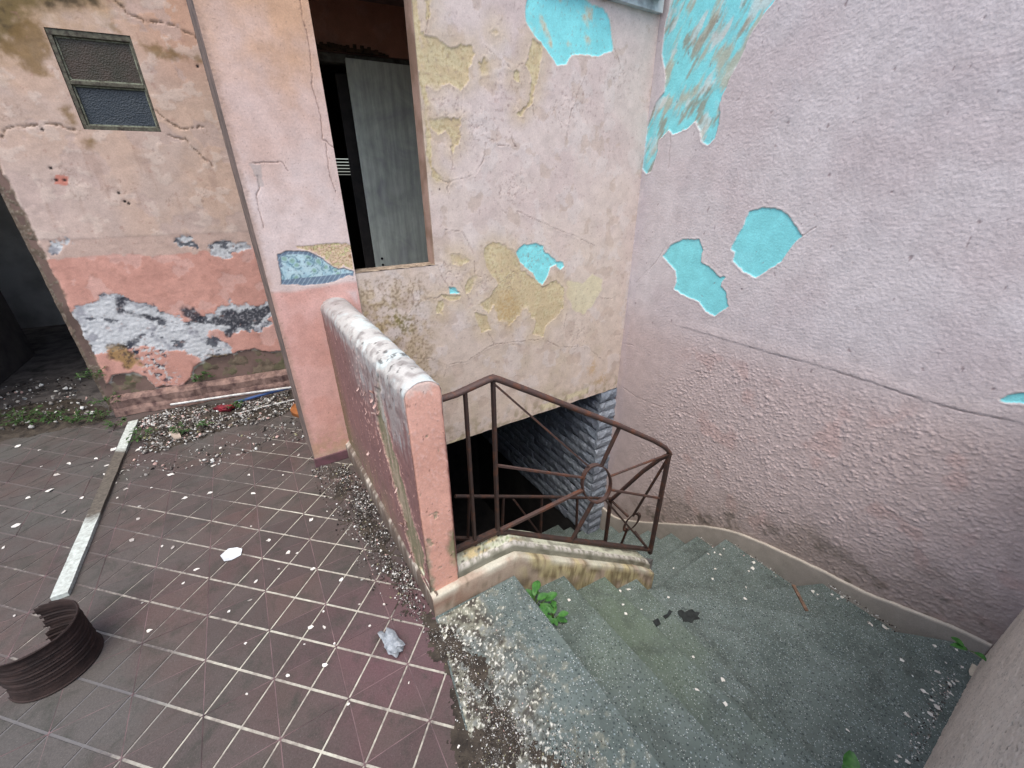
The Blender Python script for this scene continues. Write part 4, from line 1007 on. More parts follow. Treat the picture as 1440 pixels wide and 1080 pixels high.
Fs = np.array([(i*k+j, (i+1)*k+j, (i+1)*k+j+1, i*k+j+1) for i in range(len(uu)-1) for j in range(len(prof)-1)]) if (k := len(prof)) else None
mesh('skirting', V, Fs[:, ::-1], M['plaster'], wallS, smooth=35, colr=Cs)

# ---- porch back wall with window, door and doorway
wy = [PW.poly(p, **c1) for p in ([(-60, -60), (470, -60), (430, 5), (330, 25), (270, 35), (190, 50), (120, 80), (100, 150), (60, 185), (-60, 215)],)]
wo = [PW.poly(p, **c1) for p in ([(100, 70), (180, 90), (200, 160), (230, 260), (180, 330), (100, 300), (70, 240), (20, 230), (-20, 170)], [(240, 460), (300, 450), (340, 545), (310, 540)], [(430, 100), (470, 95), (560, 170), (480, 130)], [(590, 180), (640, 180), (760, 220), (880, 240), (880, 265), (700, 250), (660, 240)], [(350, 580), (400, 580), (400, 620), (365, 630)])]
wc = [PW.poly(p, **c1) for p in ([(480, 0), (540, 50), (640, 95), (720, 100), (790, 140), (890, 185)], [(-30, 585), (0, 570), (50, 530), (140, 530), (220, 520), (330, 550)], [(655, 465), (700, 510), (770, 545), (860, 530)], [(700, 570), (780, 590), (900, 700)])]
c4a = dict(off=(0, 340), k=1/3)
ww = [PW.poly([(335, 330), (400, 290), (430, 270), (490, 250), (530, 285), (640, 300), (700, 330), (760, 350), (830, 345), (880, 340), (940, 290), (1060, 290), (1140, 270), (1145, 290), (1090, 350), (940, 360), (900, 350), (830, 370), (820, 400), (850, 430), (910, 430), (950, 470), (900, 480), (820, 470), (780, 440), (700, 420), (640, 430), (560, 420), (520, 430), (440, 450), (390, 460), (360, 400)], **c4a),
      PW.poly([(885, 10), (930, 0), (1000, 20), (1020, 5), (1030, 25), (960, 65), (900, 60)], **c4a), PW.poly([(735, -15), (800, -20), (820, 10), (760, 20)], **c4a), PW.poly([(220, 10), (280, 0), (290, 20), (230, 28)], **c4a)]
wd = [PW.poly(p, **c4a) for p in ([(480, 250), (520, 245), (535, 290), (700, 330), (690, 345), (560, 310), (490, 300)], [(760, 285), (820, 270), (840, 300), (870, 340), (940, 290), (1060, 290), (1140, 270), (1145, 292), (1090, 350), (930, 360), (880, 350), (800, 345)], [(930, 380), (990, 370), (980, 410), (945, 405)])]
ws = [PW.poly([(500, 425), (640, 430), (700, 470), (690, 520), (760, 560), (740, 600), (640, 585), (590, 520), (540, 470)], **c4a)]
wb = [PW.poly([(440, 690), (455, 600), (480, 560), (560, 552), (620, 570), (650, 615), (760, 610), (800, 590), (815, 535), (850, 505), (900, 490), (990, 470), (1060, 450), (1130, 465), (1240, 450), (1260, 600), (480, 760)], **c4a)]
wok = [PW.poly([(430, 440), (500, 430), (560, 470), (610, 520), (540, 545), (460, 490)], **c4a), PW.poly([(880, 480), (960, 465), (985, 485), (900, 500)], **c4a)]
holes = [PW.uz(x/3, y/3) for x, y in ((178, 546), (215, 710), (238, 760), (272, 760), (525, 850), (543, 858), (833, 280), (500, 815))]
sock = PW.poly([(225, 740), (288, 740), (290, 783), (230, 783)], **c1)
def paint_W(U, Z):
    u, z = U+.012*fbm(U, Z, 14, 5, 1), Z+.012*fbm(U, Z, 14, 5, 2)
    a = fbm(U, Z, 3, 5, 511); b = fbm(U, Z, 15, 5, 512); d = fbm(U, Z, 55, 3, 513)
    C = mix(np.zeros(U.shape+(3,))+c(200, 174, 156), c(194, 174, 162), sst(-.3, .5, a)); C = mix(C, c(198, 180, 172), sst(1.9, 1.4, Z+.2*a)*sst(.9, .1, U)*.8)
    C = mix(C, c(196, 150, 122), sst(1.9, 2.4, Z+.2*a)*sst(.7, 1.1, U)*.6)
    h = .0010*b+.0006*d
    gh = fbm(U, Z, 3.6, 6, 571); g1m = sst(.18, .23, gh); C = mix(C, c(190, 170, 162), g1m*.55); h = h-.0010*g1m; g2m = sst(.24, .30, fbm(U, Z*1.3, 7, 6, 573)); C = mix(C, c(212, 196, 184), g2m*.5); h = h+.0008*g2m
    scr = sst(.03, .008, np.abs(fbm(U, Z, 6, 5, 575)))*sst(.1, .4, fbm(U, Z, 5, 3, 577)); C = mix(C, c(150, 126, 114), scr*.5)
    # band and salmon dado
    band = sst(1.235, 1.222, Z+.003*b); C = mix(C, c(192, 168, 156), band*.85); h = h-.0015*band
    zsal = 1.10+.02*np.sin(U*5)+.03*sst(.6, .9, U); sal = sst(.006, -.006, Z-zsal+.03*b*sst(.1, .5, a+.4)); C = mix(C, mix(np.zeros(U.shape+(3,))+c(202, 154, 140), c(194, 146, 132), sst(-.2, .5, a)), sal)
    C = mix(C, c(176, 132, 118), sst(.3, .55, b)*sal*.5); g3m = sst(.22, .27, fbm(U, Z, 5, 6, 581))*sal; C = mix(C, c(212, 176, 166), g3m*.5); h = h-.0008*g3m
    my = sst(-.03, .05, sdfs(u, z, wy, .5)+.05*b); C = mix(C, c(168, 138, 96), sst(-.16, .04, sdfs(u, z, wy, .5)+.08*b)*.6); C = mix(C, mix(np.zeros(U.shape+(3,))+c(112, 96, 60), c(70, 60, 42), sst(-.1, .5, b+.5*a)), my*.92)
    mo = sst(-.015, .03, sdfs(u, z, wo)+.035*b+.01*d); C = mix(C, c(128, 104, 66), mo*.8)
    lb = fbm(U, Z*1.5, 8, 5, 519); sw = sdfs(u, z, ww)+.024*b+.060*lb+.008*d+.034*(Z < .95)+.008; mw = sst(-.003, .004, sw)
    WC = mix(np.zeros(U.shape+(3,))+c(198, 202, 204), c(158, 160, 166), sst(.1, .5, .6*lb+.5*b)); WC = mix(WC, c(52, 56, 68), sst(.20, .42, fbm(U*.8+Z*.3, Z*1.3, 9, 6, 521, .62)+.35*edges(sw-.012, .02)*sst(-.2, .3, a))*.85)
    C = mix(C, WC, mw); h = h-.004*mw+.003*mw*d
    mdk = sst(-.006, .012, sdfs(u, z, wd)+.022*b+.022*lb); C = mix(C, mix(np.zeros(U.shape+(3,))+c(58, 60, 68), c(132, 132, 136), sst(.1, .45, d)), mdk*.95); h = h-.003*mdk
    spk = sst(-.05, .05, sdfs(u, z, ws)+.04*b); ks = sst(.16, .26, fbm(U, Z*1.5, 17, 5, 531))*spk; C = mix(C, c(56, 58, 70), ks); h = h-.004*ks; kw = sst(.20, .28, fbm(U, Z, 34, 3, 533))*spk; C = mix(C, c(196, 196, 194), kw*.9)
    mk = sst(-.01, .02, sdfs(u, z, wok)+.03*b); C = mix(C, mix(np.zeros(U.shape+(3,))+c(150, 122, 78), c(82, 68, 48), sst(.0, .4, d+b)), mk*.9); h = h-.004*mk
    sb = sdfs(u, z, wb)+.012*b; mb_ = sst(-.003, .006, sb)
    BC = mix(np.zeros(U.shape+(3,))+c(120, 108, 92), c(92, 82, 70), sst(-.2, .4, b)); BC = mix(BC, c(88, 92, 64), sst(.1, .5, fbm(U, Z, 9, 3, 541))*.6); BC = mix(BC, c(190, 190, 182), edges(sb-.004, .01)*sst(-.2, .3, fbm(U, Z, 6, 3, 543)))
    C = mix(C, BC, mb_); h = h-.012*mb_+.007*mb_*fbm(U, Z, 9, 4, 545)
    # plaster broken away at the doorway arris
    le = sst(.012, -.012, U-.045-.02*b); C = mix(C, mix(np.zeros(U.shape+(3,))+c(104, 92, 80), c(132, 122, 110), sst(0, .5, d)), le); h = h-.014*le+.006*le*b
    C = mix(C, c(200, 134, 118), sst(-.002, .003, sdf(u, z, sock)))
    for hu, hz in holes:
        q = sst(.011, .006, np.hypot(U-hu, Z-hz)); C = mix(C, c(40, 34, 34), q); h = h-.004*q
    cr = np.full(U.shape, .06)
    u3, z3 = u+.010*fbm(U, Z, 26, 4, 561), z+.010*fbm(U, Z, 26, 4, 562)
    for p in wc: cr = np.minimum(cr, dline(u3, z3, p))
    ck = sst(.006, .001, cr+.004*d); C = mix(C, c(120, 98, 78), ck*.8); h = h-.006*ck
    st_ = sst(.25, .5, fbm(U*1.0, Z*.15, 14, 4, 551))*sst(1.85, 1.7, Z)*sst(1.2, 1.5, Z); C = mix(C, c(172, 146, 132), st_*.4)
    C = mix(C, c(160, 124, 112), sst(.55, .7, fbm(U, Z, 24, 3, 553))*.4)
    # upper right: over the inner door
    C = mix(C, c(170, 118, 98), sst(1.28, 1.5, U)*.8)
    return C, h
WU0, WU1 = .485, .860; WZ0, WZ1 = 1.83, 2.305
DU0, DU1, DZ = 1.40, 2.60, 2.33
def dropW(U, Z): return ((U > WU0) & (U < WU1) & (Z > WZ0) & (Z < WZ1)) | ((U > DU0) & (U < DU1) & (Z < DZ))
wallW = thing('porch_wall', 'salmon and beige flaking porch wall with the small window, behind the pillar', 'wall', PW.P(.6, 0))
face('painted_plaster', PW, -.02, 2.75, .02, 2.75, .0072, paint_W, M['plaster'], wallW, drop=dropW)
mb = MB(); TH = .13
def wbox(u0, u1, z0, z1, o0=-.014, t=TH): mb.box(PW.P(u0, z0, o0), PW.e*(u1-u0), -PW.n*t, ZUP*(z1-z0))
wbox(.0, WU0, -.1, 2.8); wbox(WU1, DU0, -.1, 2.8); wbox(WU0, WU1, -.1, WZ0); wbox(WU0, WU1, WZ1, 2.8); wbox(DU0, DU1, DZ, 2.8); wbox(DU1, 2.9, -.1, 2.8)
wbox(-1.05, .0, 2.25, 2.8); wbox(-2.6, -1.05, -.1, 2.8)
mb.build('wall_core', M['dark_plaster'], wallW, rough=.002)
# broken skirting at the foot
n_ = 60; V = []; Fs = []
for i in range(n_):
    u = .03+1.24*i/(n_-1); r1 = .016*float(fbm(np.array([u]), np.array([.3]), 9, 3, 4)[0])+.002*random.gauss(0, 1)
    for o_, z_ in ((.0, .15), (.028+r1, .135+.3*r1), (.045+r1, .115), (.042+r1, .06), (.055+r1, .035), (.06+r1, .0)): V.append(PW.P(u, z_+.0012*random.gauss(0, 1), max(o_, 0)))
for i in range(n_-1):
    for j in range(5): Fs.append((i*6+j, (i+1)*6+j, (i+1)*6+j+1, i*6+j+1))
Fs += [tuple(range(5, -1, -1)), tuple((n_-1)*6+q for q in range(6))]
mesh('skirting', V, [f[::-1] for f in Fs], make_plain('broken_mauve_skirting', c(140, 116, 106), c(82, 64, 62), 16, .9, .6, 70), wallW)
# window: metal frame, transom, two dirty patterned panes
win = thing('x', '', '', (0, 0, 0)); bpy.data.objects.remove(win); del ROOT['x']
M['win_frame'] = make_plain('greenish_iron_frame', c(98, 98, 84), c(58, 52, 46), 40, .7, .4, 120)
def pane_mat(name, a_, b_, sp):
    mt, n, l, b = nodes(name); p = wpos(n); f = noise(n, l, p, 9, 4, .6); r = ramp(n, l, f.outputs[0], [(.35, a_), (.7, b_)]); l.new(r.outputs[0], b.inputs['Base Color'])
    b.inputs['Roughness'].default_value = .38; b.inputs['Specular IOR Level'].default_value = sp
    v = n.new('ShaderNodeTexVoronoi'); v.inputs['Scale'].default_value = 130; l.new(p, v.inputs['Vector']); bump(n, l, v.outputs['Distance'], .5, .004, b); return mt
mb = MB(); fo = -.035
for a_, b_ in (((WU0, WZ0), (WU1, WZ0+.022)), ((WU0, WZ1-.030), (WU1, WZ1)), ((WU0, WZ0+.022), (WU0+.020, WZ1-.030)), ((WU1-.016, WZ0+.022), (WU1, WZ1-.030)), ((WU0+.020, 2.052), (WU1-.016, 2.072))):
    mb.box(PW.P(a_[0], a_[1], -.004), PW.e*(b_[0]-a_[0]), -PW.n*.05, ZUP*(b_[1]-a_[1]))
window = mb.build('window', M['win_frame'], wallW, bevel=.003)
mb = MB(); mb.box(PW.P(WU0+.018, WZ0+.020, -.028), PW.e*(WU1-WU0-.034), -PW.n*.006, ZUP*.234); mb.build('pane', pane_mat('dark_blue_patterned_glass', c(40, 50, 58), c(52, 60, 66), .5), window)['label'] = 'lower pane of dark bluish patterned glass'
mb = MB(); mb.box(PW.P(WU0+.018, 2.070, -.022), PW.e*(WU1-WU0-.034), -PW.n*.006, ZUP*.207); mb.build('pane', pane_mat('dirty_brown_glass', c(72, 62, 54), c(56, 56, 46), .3), window)['label'] = 'upper pane covered in brown dirt'
mb = MB()
for z0, z1 in ((WZ0+.022, 2.052), (2.072, WZ1-.03)):
    for q in range(2): mb.box(PW.P(WU0+.020+q*(WU1-WU0-.044), z0, -.018), PW.e*.008, -PW.n*.012, ZUP*(z1-z0))
    mb.box(PW.P(WU0+.028, z0, -.018), PW.e*(WU1-WU0-.052), -PW.n*.012, ZUP*.008); mb.box(PW.P(WU0+.028, z1-.008, -.018), PW.e*(WU1-WU0-.052), -PW.n*.012, ZUP*.008)
mb.build('putty', make_plain('old_putty', c(140, 146, 128), c(92, 90, 78), 50, .9, .4, 150), window)
# inner door: frame, meeting stile, plain grey green leaf with two lock holes
def door_mat():
    mt, n, l, b = nodes('chalky_grey_green_paint'); p = wpos(n)
    f = noise(n, l, p, 5, 6, .65, .6); r = ramp(n, l, f.outputs[0], [(.3, c(226, 232, 220)), (.5, c(208, 216, 202)), (.7, c(186, 188, 186))])
    mp = N(n, 'ShaderNodeVectorMath', operation='MULTIPLY'); l.new(p, mp.inputs[0]); mp.inputs[1].default_value = (30, 30, 2.5)
    s_ = noise(n, l, mp.outputs[0], 1, 4, .7); sr = ramp(n, l, s_.outputs[0], [(.4, .8), (.66, 1.08)])
    q = mixn(n, l, 1, r.outputs[0], sr.outputs[0], 'MULTIPLY'); g = noise(n, l, p, 22, 5, .7); gr = ramp(n, l, g.outputs[0], [(.6, 0), (.7, .6)]); q = mixn(n, l, gr.outputs[0], q, c(206, 210, 204))
    l.new(q, b.inputs['Base Color']); b.inputs['Roughness'].default_value = .65; bump(n, l, g.outputs[0], .25, .004, b); return mt
M['door'] = door_mat(); M['dark_wood'] = make_plain('dark_door_wood', c(44, 40, 38), c(28, 26, 26), 12, .8, .3, 90)
pdoor = Plane(PW.P(2.53, 0, -.03), 24+5)         # leaf stands a little ajar
mb = MB(); mb.box(PW.P(2.02, .02, .05), PW.e*.56-PW.n*.045, -PW.n*.04, ZUP*2.275); door = mb.build('door', M['door'], wallW, bevel=.003)
mb = MB()
for z_ in (.985, .935):
    p = PW.P(2.075, z_, .0475); mb.tube([p, p+PW.n*.004], .010, 14, up=ZUP)
mb.build('lock_hole', M['black_room'], door)
mb = MB(); mb.box(PW.P(DU0, .0, -.02), PW.e*.05, -PW.n*.09, ZUP*DZ); mb.box(PW.P(DU0+.05, DZ-.05, -.022), PW.e*(DU1-DU0-.1), -PW.n*.08, ZUP*.05); mb.box(PW.P(DU1-.05, 0, -.02), PW.e*.05, -PW.n*.09, ZUP*DZ)
mb.build('door_frame', make_plain('grimy_frame_paint', c(96, 96, 88), c(60, 56, 50), 20, .8, .3, 90), wallW, bevel=.003)
mb = MB(); mb.box(PW.P(1.948, .02, -.035), PW.e*.085, -PW.n*.05, ZUP*2.2); mb.build('door_stile', M['dark_wood'], wallW, bevel=.003)
mb = MB()                                        # splintered lintel edge above the door
X = np.linspace(1.55, 2.32, 34)
for i in range(33):
    hgt = .018+.020*abs(math.sin(i*1.7))+.010*random.random(); hgt *= min(1, (33-i)/6)
    mb.box(PW.P(X[i], DZ+.004, .0), PW.e*(X[i+1]-X[i]-.001), PW.n*(.012+.014*random.random()), ZUP*hgt)
mb.build('broken_lintel', make_plain('splintered_wood', c(84, 66, 50), c(40, 32, 26), 40, .95, .6, 120), wallW)
# room behind the inner door: dark, with a slatted shutter at the back
room = thing('inner_room', 'dark inner room with bright slits of a slatted shutter, seen past the grey door', 'room', PW.P(2.0, 0, -1.5))
RD = 2.4
pb = PW.P(0, 0, -RD)
PRm = Plane(pb, 24)
sl_ = np.array([PRm.uz(x, y) for x, y in ((472, 219), (497, 246))])
su0, su1, sz0, sz1 = sl_[0, 0]-.25, sl_[1, 0]+.12, sl_[1, 1], sl_[0, 1]
mb = MB()
def rb(u0, u1, z0, z1): mb.box(PRm.P(u0, z0), PRm.e*(u1-u0), -PRm.n*.08, ZUP*(z1-z0))
rb(.9, su0, -.1, 2.9); rb(su1, 3.8, -.1, 2.9); rb(su0, su1, -.1, sz0); rb(su0, su1, sz1, 2.9)
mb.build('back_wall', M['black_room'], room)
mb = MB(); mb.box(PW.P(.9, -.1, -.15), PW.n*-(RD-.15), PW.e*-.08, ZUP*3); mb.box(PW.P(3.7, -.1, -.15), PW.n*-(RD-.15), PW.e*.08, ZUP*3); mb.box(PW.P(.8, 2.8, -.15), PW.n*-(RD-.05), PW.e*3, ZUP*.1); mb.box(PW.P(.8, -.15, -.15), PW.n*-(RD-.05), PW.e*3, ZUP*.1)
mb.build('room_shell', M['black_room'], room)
ns = 6; pitch = (sz1-sz0)/ns
for q in range(ns):
    mb = MB(); zc = sz0+pitch*(q+.22); mb.box(PRm.P(su0, zc, -.01), PRm.e*(su1-su0), -PRm.n*.03, ZUP*pitch*.70); mb.build('slat', M['dark_wood'], room)
# doorway at far left with its dim room, a leaning slab and a plank
lroom = thing('left_room', 'dim grey room behind the broken doorway at the far left', 'room', PW.P(-.5, 0, -1.5))
mb = MB(); LD = 3.2
mb.box(PW.P(-2.4, -.1, -LD), PW.e*3.3, -PW.n*.08, ZUP*3); mb.box(PW.P(.82, -.1, -.16), PW.e*.07, -PW.n*(LD-.1), ZUP*3); mb.box(PW.P(-2.5, -.1, -.16), PW.e*.07, -PW.n*(LD-.1), ZUP*3); mb.box(PW.P(-2.5, 2.75, -.16), PW.e*3.4, -PW.n*(LD-.35), ZUP*.1)  # ceiling stops short at the back, a made-up gap to let light in
mb.build('room_shell', M['room'], lroom)
mb = MB(); mb.box(PW.P(-2.6, -.12, -.0), PW.e*3.4, -PW.n*(LD+.1), ZUP*.115); mb.build('rubble_floor', M['dirt_floor'], lroom)
fp = [atz(-60, 590), atz(0, 546), atz(50, 498)]
a_, b_ = atz(-30, 566), atz(50, 498); tdir = (b_-a_)/np.linalg.norm(b_-a_); nrm = np.array([-tdir[1], tdir[0], 0])
mb = MB(); mb.box(a_-tdir*.9, tdir*(np.linalg.norm(b_-a_)+.9), nrm*.05, ZUP*.98); slab = mb.build('leaning_slab', make_plain('grey_board', c(104, 98, 96), c(78, 74, 74), 5, .9, .3, 60)); tag(slab, 'big grey board standing upright just inside the left doorway', 'board')
mb = MB(); mb.bar(PW.px(76, 457)-PW.n*1.0, PW.px(-20, 352)-PW.n*1.6, .09, .03); pk = mb.build('leaning_plank', make_plain('dim_plank', c(88, 80, 74), c(60, 54, 50), 14, .9, .3, 80)); tag(pk, 'dark plank leaning diagonally inside the left doorway', 'plank')

# ---- porch: slab edge above the stairs, roof, beam
mb = MB(); mb.prism([tuple(PB.P(.34, 0, -.1)[:2]), tuple(PB.P(3.0, 0, -.1)[:2]), tuple(PB.P(3.0, 0, -2.6)[:2]), tuple(PB.P(.34, 0, -2.6)[:2])], -.15, -.012)
tag(mb.build('porch_floor', M['black_room']), kind='structure')
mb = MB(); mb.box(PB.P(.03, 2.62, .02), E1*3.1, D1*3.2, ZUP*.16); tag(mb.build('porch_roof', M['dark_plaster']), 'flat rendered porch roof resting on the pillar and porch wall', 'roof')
bw = PW.px(281, 56); mb = MB()
p0_, p1_ = PB.P(.025, 0, -.34), np.array([bw[0], bw[1], 0])
dbe = (p1_-p0_)/np.linalg.norm(p1_-p0_); rbe = np.array([dbe[1], -dbe[0], 0])
mb.box(p0_+ZUP*bw[2]-dbe*.02, (p1_-p0_)+dbe*.1, rbe*.2, ZUP*.33); tag(mb.build('porch_beam', M['concrete'], rough=.006), 'grey concrete beam running from behind the pillar to the porch wall', 'beam')
# right end of the porch
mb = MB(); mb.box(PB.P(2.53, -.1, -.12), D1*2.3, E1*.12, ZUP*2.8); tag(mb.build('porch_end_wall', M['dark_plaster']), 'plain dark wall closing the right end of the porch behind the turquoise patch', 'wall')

# ---- dark stairwell below the porch, faced with split stone
clad = thing('stone_cladding', 'grey split stone cladding at the corner of the dark stair opening', 'cladding', PB.P(2.42, -1.9))
KU = 2.335
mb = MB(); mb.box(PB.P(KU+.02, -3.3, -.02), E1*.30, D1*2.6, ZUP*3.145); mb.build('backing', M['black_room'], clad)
def stone_mesh(L_, seed, d_=.024):
    rr = random.Random(seed); bm = bmesh.new()
    nx, nz = 6, 3; V = {}
    for f_ in (0, 1):
        for i in range(nx+1):
            for j in range(nz+1):
                y = 0 if f_ == 0 else d_*(.75+.5*rr.random())*(1 if 0 < j < nz else .55)
                V[f_, i, j] = bm.verts.new((L_*i/nx, y, (j/nz)*.098+(.004*rr.gauss(0, 1) if f_ else 0)))
    for i in range(nx):
        for j in range(nz): bm.faces.new([V[1, i, j], V[1, i, j+1], V[1, i+1, j+1], V[1, i+1, j]])
    for i in range(nx): bm.faces.new([V[0, i, nz], V[0, i+1, nz], V[1, i+1, nz], V[1, i, nz]]); bm.faces.new([V[0, i+1, 0], V[0, i, 0], V[1, i, 0], V[1, i+1, 0]])
    for j in range(nz): bm.faces.new([V[0, 0, j], V[0, 0, j+1], V[1, 0, j+1], V[1, 0, j]]); bm.faces.new([V[0, nx, j+1], V[0, nx, j], V[1, nx, j], V[1, nx, j+1]])
    bmesh.ops.recalc_face_normals(bm, faces=bm.faces)
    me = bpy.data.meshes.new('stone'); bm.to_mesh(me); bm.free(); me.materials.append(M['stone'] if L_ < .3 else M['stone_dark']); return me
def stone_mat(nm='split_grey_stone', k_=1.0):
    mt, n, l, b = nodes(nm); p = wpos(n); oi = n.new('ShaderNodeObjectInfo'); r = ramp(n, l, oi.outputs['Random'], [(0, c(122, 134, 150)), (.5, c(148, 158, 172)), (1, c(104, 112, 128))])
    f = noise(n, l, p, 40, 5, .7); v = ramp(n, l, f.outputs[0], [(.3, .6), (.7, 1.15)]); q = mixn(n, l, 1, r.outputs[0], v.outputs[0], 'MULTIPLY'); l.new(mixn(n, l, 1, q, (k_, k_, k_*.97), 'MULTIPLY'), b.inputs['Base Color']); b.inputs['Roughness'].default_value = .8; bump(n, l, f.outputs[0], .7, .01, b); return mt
M['stone'] = stone_mat(); M['stone_dark'] = stone_mat('shade_dark_split_stone', .55)  # darker stone copy for long pieces, recess shade put into its colour
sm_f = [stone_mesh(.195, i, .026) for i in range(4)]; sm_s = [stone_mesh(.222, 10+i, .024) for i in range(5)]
base = ROOT['stone_cladding']
def put(me, o, ex, ey):
    ob = bpy.data.objects.new('stone', me); COL.objects.link(ob); ob.parent = clad
    mt = Matrix.Identity(4); o = np.asarray(o)-base
    for q in range(3): mt[q][0], mt[q][1], mt[q][2], mt[q][3] = ex[q], ey[q], ZUP[q], o[q]
    ob.matrix_local = mt
for r_ in range(17):
    z_ = -.16-.103*(r_+1)
    put(sm_f[r_ % 4], PB.P(KU, z_+random.gauss(0, .003), -.018), E1, PB.n)
    for q in range(11):
        s0 = (.0 if r_ % 2 else -.11)+.226*q
        put(sm_s[(r_*3+q*2) % 5], PB.P(KU+.02+random.gauss(0, .005), z_+random.gauss(0, .003), -.02-max(s0, 0)), D1, -E1)
well = MB()
well.box(PB.P(.10, -3.3, .0), -D1*1.3, E1*.09, ZUP*3.13)            # under the parapet
well.box(PB.P(.0, -3.3, -2.6), E1*3.0, D1*.1, ZUP*3.15)
well.box(PB.P(.0, -3.3, .0), D1*2.6, -E1*.1, ZUP*3.15)
well.box(PB.P(-.1, -3.35, 2.6), E1*3.4, D1*5.4, ZUP*.1)
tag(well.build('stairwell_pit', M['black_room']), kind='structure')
# ------------------------------------------------------------------ loose things
# rusty broken tin
tin = thing('rusty_tin', 'rusty brown ribbed tin with its left side broken away, standing on the tiles', 'tin can', (-1.602, .867, 0))
TR_, TH_ = .113, .190
V = []; Fs = []; na, nz_ = 84, 34
ang = np.linspace(R(-128), R(158), na)            # open on the far left
for i, a_ in enumerate(ang):
    for j in range(nz_+1):
        t = j/nz_; z_ = TH_*t
        rib = .0026*math.sin(t*TH_/.0095*2*math.pi)*(1 if .22 < t < .90 else 0)
        r_ = TR_*(1.0-.02*t)+rib+(.004*sst(.16, .02, np.array(t)) if t < .16 else 0)+(.003 if t > .95 else 0)
        r_ += .0035*math.sin(2*a_+.6)*(.4+.6*t)+.0022*math.sin(5*a_+t*2)*t
        V.append([-1.602+r_*math.cos(a_), .867+r_*math.sin(a_), z_+.001])
        if j < nz_ and i < na-1: pass
def ragged(i, j):
    t = j/nz_
    if i > na-18: return (na-1-i)+3.2*fbm(np.array([j*.25]), np.array([3.1]), 1, 4, 5)[0]+.12*(nz_-j) < 9
    if i < 10: return i+5*fbm(np.array([j*.2]), np.array([1.1]), 1, 4, 6)[0] < 4
    return False
Fs = [(i*(nz_+1)+j, (i+1)*(nz_+1)+j, (i+1)*(nz_+1)+j+1, i*(nz_+1)+j+1) for i in range(na-1) for j in range(nz_) if not ragged(i, j)]
o = mesh('shell', V, Fs, M['rust'], tin, smooth=60)
md = o.modifiers.new('thickness', 'SOLIDIFY'); md.thickness = .0016; md.offset = -1
mb = MB(); mb.tube([(-1.602+TR_*1.0*math.cos(a_), .867+TR_*1.0*math.sin(a_), TH_) for a_ in ang[9:-13]], .0022, 6); mb.build('rim', M['rust'], tin, smooth=True)
mb = MB(); mb.tube([(-1.602+(TR_+.003)*math.cos(a_), .867+(TR_+.003)*math.sin(a_), .006) for a_ in ang[3:-12]], .0042, 6); mb.build('base_rim', M['rust'], tin, smooth=True)

# wooden batten on the floor
def batten_mat():
    mt, n, l, b = nodes('flaking_painted_batten'); p = wpos(n); f = noise(n, l, p, 4, 5, .6); g = noise(n, l, p, 50, 5, .7)
    sx = n.new('ShaderNodeSeparateXYZ'); l.new(p, sx.inputs[0]); d = N(n, 'ShaderNodeMath', operation='MULTIPLY_ADD'); l.new(f.outputs[0], d.inputs[0]); d.inputs[1].default_value = .5; l.new(sx.outputs[1], d.inputs[2])
    bare = ramp(n, l, d.outputs[0], [(0, 0), (1, 1)]); 
    a_ = N(n, 'ShaderNodeMapRange'); l.new(d.outputs[0], a_.inputs[0]); a_.inputs[1].default_value = 1.84; a_.inputs[2].default_value = 1.90
    b_ = N(n, 'ShaderNodeMapRange'); l.new(d.outputs[0], b_.inputs[0]); b_.inputs[1].default_value = 2.44; b_.inputs[2].default_value = 2.38
    mm = N(n, 'ShaderNodeMath', operation='MULTIPLY'); l.new(a_.outputs[0], mm.inputs[0]); l.new(b_.outputs[0], mm.inputs[1])
    gr = ramp(n, l, g.outputs[0], [(.35, c(196, 206, 200)), (.62, c(158, 164, 158)), (.75, c(96, 92, 84))]); br = ramp(n, l, g.outputs[0], [(.3, c(104, 98, 88)), (.7, c(66, 62, 56))])
    l.new(mixn(n, l, mm.outputs[0], gr.outputs[0], br.outputs[0]), b.inputs['Base Color']); b.inputs['Roughness'].default_value = .85; bump(n, l, g.outputs[0], .4, .004, b); return mt
pa, pb_ = atz(189, 595), atz(86, 842); mb = MB(); n_ = 24
pts = [pa+(pb_-pa)*t+np.array([0, 0, .011]) for t in np.linspace(0, 1, n_)]
tdir = (pb_-pa)/np.linalg.norm(pb_-pa); sd = np.array([-tdir[1], tdir[0], 0])
for i in range(n_-1):
    w0, w1 = .027+.0008*math.sin(i*2.1), .027+.0008*math.sin((i+1)*2.1)
    h = .010
    A, B2 = pts[i], pts[i+1]
    mb.V.append(np.array([A-sd*w0-ZUP*h, A+sd*w0-ZUP*h, A+sd*w0+ZUP*h, A-sd*w0+ZUP*h])) if i == 0 else None
    if i == 0: mb.n = 4; mb.F.append((0, 1, 2, 3))
    mb.V.append(np.array([B2-sd*w1-ZUP*h, B2+sd*w1-ZUP*h, B2+sd*w1+ZUP*h, B2-sd*w1+ZUP*h])); b0 = mb.n-4; mb.n += 4
    for q in range(4): mb.F.append((b0+q, b0+4+q, b0+4+(q+1) % 4, b0+(q+1) % 4))
mb.F.append((mb.n-1, mb.n-2, mb.n-3, mb.n-4))
tag(mb.build('wooden_batten', batten_mat(), rough=.0006), 'long batten with flaking pale grey paint lying between the rusty tin and porch wall', 'batten')

